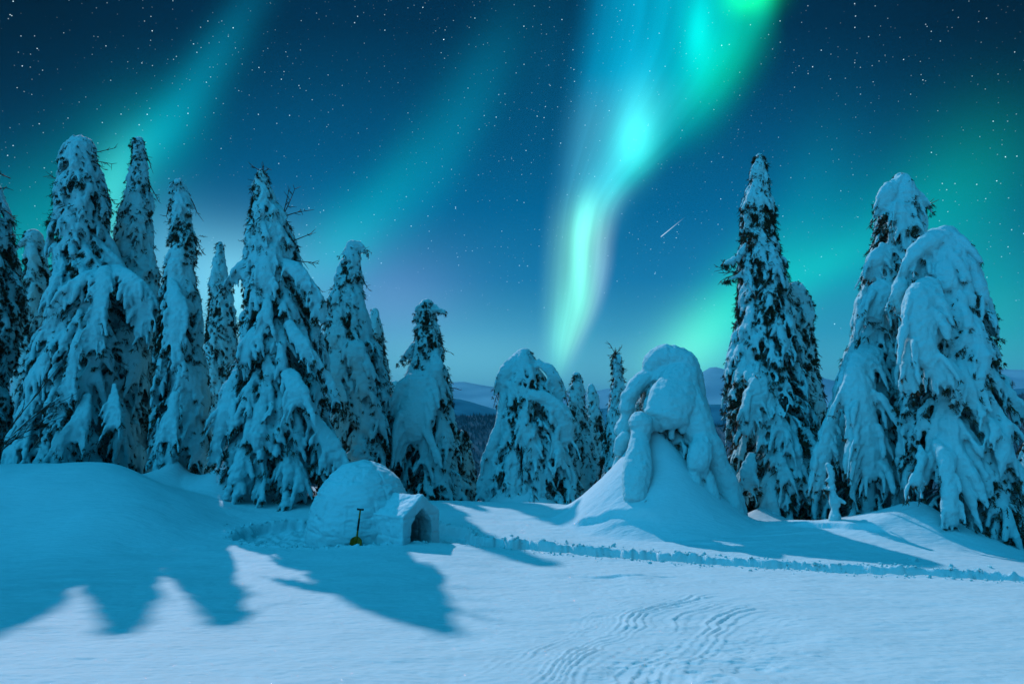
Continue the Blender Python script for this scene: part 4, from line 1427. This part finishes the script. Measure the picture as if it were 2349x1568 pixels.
# ------------------------------------------------------------------ small snowed-up saplings and the bare bush
def sapling(name, label, pts, depth, seed, side_k=9):
    rng = np.random.default_rng(seed)
    P = np.array([at(x, y, depth + dd) for (x, y, dd, w) in pts])
    W = np.array([w for (_, _, _, w) in pts]) / F * depth
    O = P[0].copy()
    gz0 = float(base_height(O[None, :2])[0])
    O[2] = gz0
    root = thing(name, label, "sapling", tuple(O), "young trees poking out of the snow")
    S = Soup()
    t = np.linspace(0, 1, 14)
    Q = np.stack([np.interp(t, np.linspace(0, 1, len(P)), P[:, j]) for j in range(3)], 1)
    A = np.interp(t, np.linspace(0, 1, len(P)), W) * rng.uniform(0.7, 1.25, 14)
    Q[0, 2] = min(Q[0, 2], gz0 - 0.05)
    S.tube(Q, A, A, (1, 0, 0), 9)
    ND = Needles(rng)
    for _ in range(side_k):
        i = int(rng.integers(2, 13))
        a = rng.uniform(0, 6.28)
        d = np.array((math.cos(a), math.sin(a), -0.5)) * A[i] * rng.uniform(1.2, 2.2)
        S.tube(np.array([Q[i], Q[i] + d * 0.6 + (0, 0, 0.02), Q[i] + d]), A[i] * np.array((0.5, 0.5, 0.3)), A[i] * np.array((0.5, 0.5, 0.3)), (0.1, 0.2, 1), 7)
        ND.spray(Q[i] + d * 0.8 - (0, 0, 0.03), d / np.linalg.norm(d) + (0, 0, -0.4), 0.11, 3)
    for a_ in S.v:
        a_ -= O
    fuse("snow", S, 0.024, m_treesnow, root, [(0.2, 0.02), (0.08, 0.016)], 1, seed)
    s2 = Soup()
    s2.tube(Q - O, np.linspace(0.022, 0.008, 14), np.linspace(0.022, 0.008, 14), (1, 0, 0), 7)
    v, f = s2.arrays()
    mesh_obj("stem", v, f, m_bark, root)
    mesh_obj("needles", np.concatenate(ND.v) - O, np.concatenate(ND.f), m_needles, root, False)


sapling("spruce_sapling", "thin snow-crusted sapling post in front of the tent-tipped spruce", [(1915, 1195, 0, 12), (1914, 1150, 0, 10), (1906, 1110, 0, 8), (1908, 1080, 0, 8), (1898, 1062, 0, 6)], 16.9, 41)
sapling("spruce_sapling", "small bent knob of snow on a sapling right above the igloo dome", [(826, 1060, 0, 20), (824, 1036, 0, 18), (832, 1020, 0, 11), (828, 1012, 0, 7)], 23.0, 42, 4)


def bare_bush():
    rng = np.random.default_rng(5)
    D = 19.0
    O = at(-40, 1068, D)
    O[2] = float(base_height(O[None, :2])[0])
    root = thing("bare_bush", "leafless bush with snow on its fine twigs, low at the left edge", "bush", tuple(O))
    sn = []

    def twig(P, r0, depth_):
        S = Soup()
        rad = np.linspace(r0, r0 * 0.45, len(P))
        S.tube(P - O, rad, rad, (0.2, 1, 0.1), 5)
        if depth_ < 2:
            for i in range(1, len(P)):
                for _ in range(2 if depth_ else 3):
                    d = (P[i] - P[i - 1])
                    d = d / np.linalg.norm(d) + rng.normal(0, 0.40, 3)
                    L = np.linalg.norm(P[-1] - P[0]) * rng.uniform(0.14, 0.28)
                    q = bez(P[i], P[i] + d * L * 0.5, P[i] + d * L + (0, 0, rng.normal(0, 0.1) * L), 4)
                    S.add(*twig(q, r0 * 0.55, depth_ + 1))
        if depth_ and rng.random() < 0.4:
            k = len(P) // 2
            a = np.linspace(0.02, 0.05, 3) * rng.uniform(0.6, 1.2)
            sn.append(Soup())
            sn[-1].tube(P[k - 1:k + 2] - O + (0, 0, r0 + 0.012), a, a * 0.7, (0.2, 1, 0.1), 7)
        v, f = S.arrays()
        return v, f
    for (x, y) in [(90, 900), (104, 936), (96, 972)]:
        e = at(x, y, D - rng.uniform(-0.3, 0.5))
        m = (O + e) / 2 + (0.1, 0, 0.35)
        v, f = twig(bez(O - (0, 0, 0.1), m, e, 7), 0.020, 1)
        mesh_obj("branch", v, f, m_bark, root)
    for s_ in sn:
        fuse("snow", s_, 0.02, m_treesnow, root, [(0.1, 0.012)], 1, 4)


bare_bush()

# ------------------------------------------------------------------ loose lumps of dug-out snow along the path and the ring
rng = np.random.default_rng(77)
ico_v = np.array([(0, 0, 1), (0.894, 0, 0.447), (0.276, 0.851, 0.447), (-0.724, 0.526, 0.447), (-0.724, -0.526, 0.447), (0.276, -0.851, 0.447),
                  (0.724, 0.526, -0.447), (-0.276, 0.851, -0.447), (-0.894, 0, -0.447), (-0.276, -0.851, -0.447), (0.724, -0.526, -0.447), (0, 0, -1)])
ico_f = np.array([(0, 1, 2), (0, 2, 3), (0, 3, 4), (0, 4, 5), (0, 5, 1), (1, 6, 2), (2, 7, 3), (3, 8, 4), (4, 9, 5), (5, 10, 1), (2, 6, 7), (3, 7, 8), (4, 8, 9), (5, 9, 10),
                  (1, 10, 6), (11, 7, 6), (11, 8, 7), (11, 9, 8), (11, 10, 9), (11, 6, 10)])
pts, siz = [], []
tl = TRENCH
seg = np.hypot(*np.diff(tl, axis=0).T)
cs = np.concatenate([[0], np.cumsum(seg)])
for _ in range(520):
    s = rng.uniform(0, cs[-1])
    i = min(np.searchsorted(cs, s) - 1 if s > 0 else 0, len(seg) - 1)
    a = tl[i] + (tl[i + 1] - tl[i]) * (s - cs[i]) / seg[i]
    n_ = np.array((-(tl[i + 1] - tl[i])[1], (tl[i + 1] - tl[i])[0])) / seg[i]
    sg = 1 if rng.random() < 0.6 else -1
    pts.append(a + n_ * sg * (0.36 + abs(rng.normal(0, 0.17))))
    siz.append(0.012 + 0.030 * rng.random() ** 4)
for _ in range(420):
    a = rng.uniform(0, 6.283)
    k = 1.0 + abs(rng.normal(0, 0.05)) if rng.random() < 0.7 else rng.uniform(0.6, 1.0)
    pts.append(np.array((IGX - 0.20 + 2.78 * k * math.cos(a), IGY + 0.10 + 1.62 * k * math.sin(a))))
    siz.append(0.012 + 0.030 * rng.random() ** 4)
for (x, y, s) in [(1480, 1165, .05), (1448, 1284, .04), (2095, 1288, .09), (2180, 1302, .06), (2245, 1312, .07), (2300, 1325, .08), (2330, 1332, .07), (2270, 1300, .05), (2020, 1296, .04), (1188, 1243, .05), (1240, 1247, .045), (1110, 1238, .06)]:
    pts.append(ground_hit(x, y)[:2])
    siz.append(s)
pts = np.array(pts)
siz = np.array(siz)
keep = ((pts[:, 0] - IGX) ** 2 + (pts[:, 1] - IGY) ** 2) > 1.75
pts, siz = pts[keep], siz[keep]
gz_ = full_height(pts)
cv = []
cf = []
for i, (p, s, z) in enumerate(zip(pts, siz, gz_)):
    v = ico_v * s * rng.uniform(0.6, 1.3, 3) * (1 + rng.normal(0, 0.15, (12, 1)))
    cv.append(v + (p[0], p[1], z + s * 0.25))
    cf.append(ico_f + 12 * i)
chunks = mesh_obj("snow_rubble", np.concatenate(cv), np.concatenate(cf), m_treesnow, None, False)
chunks['kind'] = 'stuff'
chunks['label'] = "loose lumps of dug-out snow along the trodden path and ring"
chunks['category'] = "snow lumps"

# ------------------------------------------------------------------ hills beyond the valley
def hill_material(name, c0, c1, scale):
    m = plain_material(name, c0, c1, scale, 1.0, 0.0, 0.0)
    return m


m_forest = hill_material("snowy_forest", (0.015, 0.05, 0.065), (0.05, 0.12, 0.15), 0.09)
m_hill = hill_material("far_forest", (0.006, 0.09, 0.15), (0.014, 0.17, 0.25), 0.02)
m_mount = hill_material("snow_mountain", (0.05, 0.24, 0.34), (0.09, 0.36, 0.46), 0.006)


def ridge(name, depth, crest, mat, rough, step, spikes=0.0, seed=1, back=0.6):
    xs_ = np.arange(-1.05 * depth, 1.05 * depth, step)
    px = xs_ / depth * F * CP + 1174.5
    yy = np.interp(px, [c[0] for c in crest], [c[1] for c in crest])
    top = np.array([at(1174.5, y, depth)[2] for y in yy])
    p1 = np.column_stack([xs_, xs_ * 0])
    top += rough * vnoise(p1, depth * 0.09, seed) + rough * 0.4 * vnoise(p1, depth * 0.03, seed + 1)
    rows = [(-0.42, 0.0), (-0.28, 0.30), (-0.17, 0.58), (-0.08, 0.82), (-0.03, 0.95), (0.0, 1.0), (0.06, 0.92), (0.3, 0.45), (back, 0.0)]
    vs = []
    for (o, h) in rows:
        z = -95 + (top + 95) * h
        vs.append(np.column_stack([xs_, np.full(len(xs_), depth * (1 + o)) + 0.04 * depth * vnoise(p1 + o * 50, depth * 0.08, seed + 3), z + rough * 0.5 * vnoise(p1 + o * 900, depth * 0.05, seed + 2) * (h > 0)]))
    v = np.concatenate(vs)
    n = len(xs_)
    idx = np.arange(len(v)).reshape(len(rows), n)
    f = np.column_stack([idx[:-1, :-1].ravel(), idx[:-1, 1:].ravel(), idx[1:, 1:].ravel(), idx[1:, :-1].ravel()])
    ob = mesh_obj(name, v, f, mat)
    ob['kind'] = 'structure'
    if spikes:
        r = np.random.default_rng(seed)
        k = int(len(xs_) * 160)
        X = r.uniform(xs_[0], xs_[-1], k)
        row = r.uniform(0, 5, k) ** 1.0
        i0 = np.clip(row.astype(int), 0, 4)
        fr = row - i0
        xi = np.clip(((X - xs_[0]) / step).astype(int), 0, n - 1)
        G = np.stack(vs, 0)
        base = G[i0, xi] * (1 - fr)[:, None] + G[i0 + 1, xi] * fr[:, None]
        base[:, 0] = X
        hgt = spikes * r.uniform(0.5, 1.2, k)
        w = hgt * 0.20
        o = [base + np.column_stack([-w, w * 0, -hgt * 0.1]), base + np.column_stack([w, w * 0.6, -hgt * 0.1]), base + np.column_stack([w * 0, -w * 1.2, -hgt * 0.1]), base + np.column_stack([w * 0, w * 0, hgt])]
        V = np.stack(o, 1).reshape(-1, 3)
        b = np.arange(k)[:, None] * 4
        Fa = np.concatenate([b + np.array([[0, 2, 3]]), b + np.array([[2, 1, 3]]), b + np.array([[1, 0, 3]])])
        wo = mesh_obj("far_wood", V, Fa, mat, None, False)
        wo['kind'] = 'stuff'
        wo['label'] = "dark far-off spruce wood on the nearest valley hill"
        wo['category'] = "wood"
    return ob


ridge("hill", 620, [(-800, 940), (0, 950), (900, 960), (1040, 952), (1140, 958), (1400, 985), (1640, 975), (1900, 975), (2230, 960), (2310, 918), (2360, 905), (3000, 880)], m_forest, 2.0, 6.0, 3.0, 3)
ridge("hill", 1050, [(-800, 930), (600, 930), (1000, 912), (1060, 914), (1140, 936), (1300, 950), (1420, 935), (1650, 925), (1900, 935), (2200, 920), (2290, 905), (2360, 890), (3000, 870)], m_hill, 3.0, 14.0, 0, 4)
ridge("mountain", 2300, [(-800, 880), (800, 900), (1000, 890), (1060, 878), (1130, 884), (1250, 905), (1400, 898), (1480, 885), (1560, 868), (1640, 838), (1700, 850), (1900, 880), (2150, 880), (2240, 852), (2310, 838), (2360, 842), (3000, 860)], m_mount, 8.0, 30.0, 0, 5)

# ------------------------------------------------------------------ cold haze over the valley
hv, hf = [], [(0, 3, 2, 1), (4, 5, 6, 7), (0, 1, 5, 4), (1, 2, 6, 5), (2, 3, 7, 6), (3, 0, 4, 7)]
for z in (-140, 330):
    for (x, y) in [(-9500, -9500), (9500, -9500), (9500, 9500), (-9500, 9500)]:
        hv.append((x, y, z))
m_haze = bpy.data.materials.new("cold_haze")
m_haze.use_nodes = True
hn = m_haze.node_tree
for n in list(hn.nodes):
    hn.nodes.remove(n)
pv = hn.nodes.new('ShaderNodeVolumePrincipled')
pv.inputs['Color'].default_value = (0.04, 0.52, 0.92, 1)
pv.inputs['Density'].default_value = 0.00014
pv.inputs['Anisotropy'].default_value = 0.0
ho = hn.nodes.new('ShaderNodeOutputMaterial')
hn.links.new(pv.outputs[0], ho.inputs['Volume'])
haze = mesh_obj("haze", hv, hf, m_haze, None, False)
haze['kind'] = 'stuff'
haze['label'] = "thin cold haze over the valley"
haze['category'] = "haze"
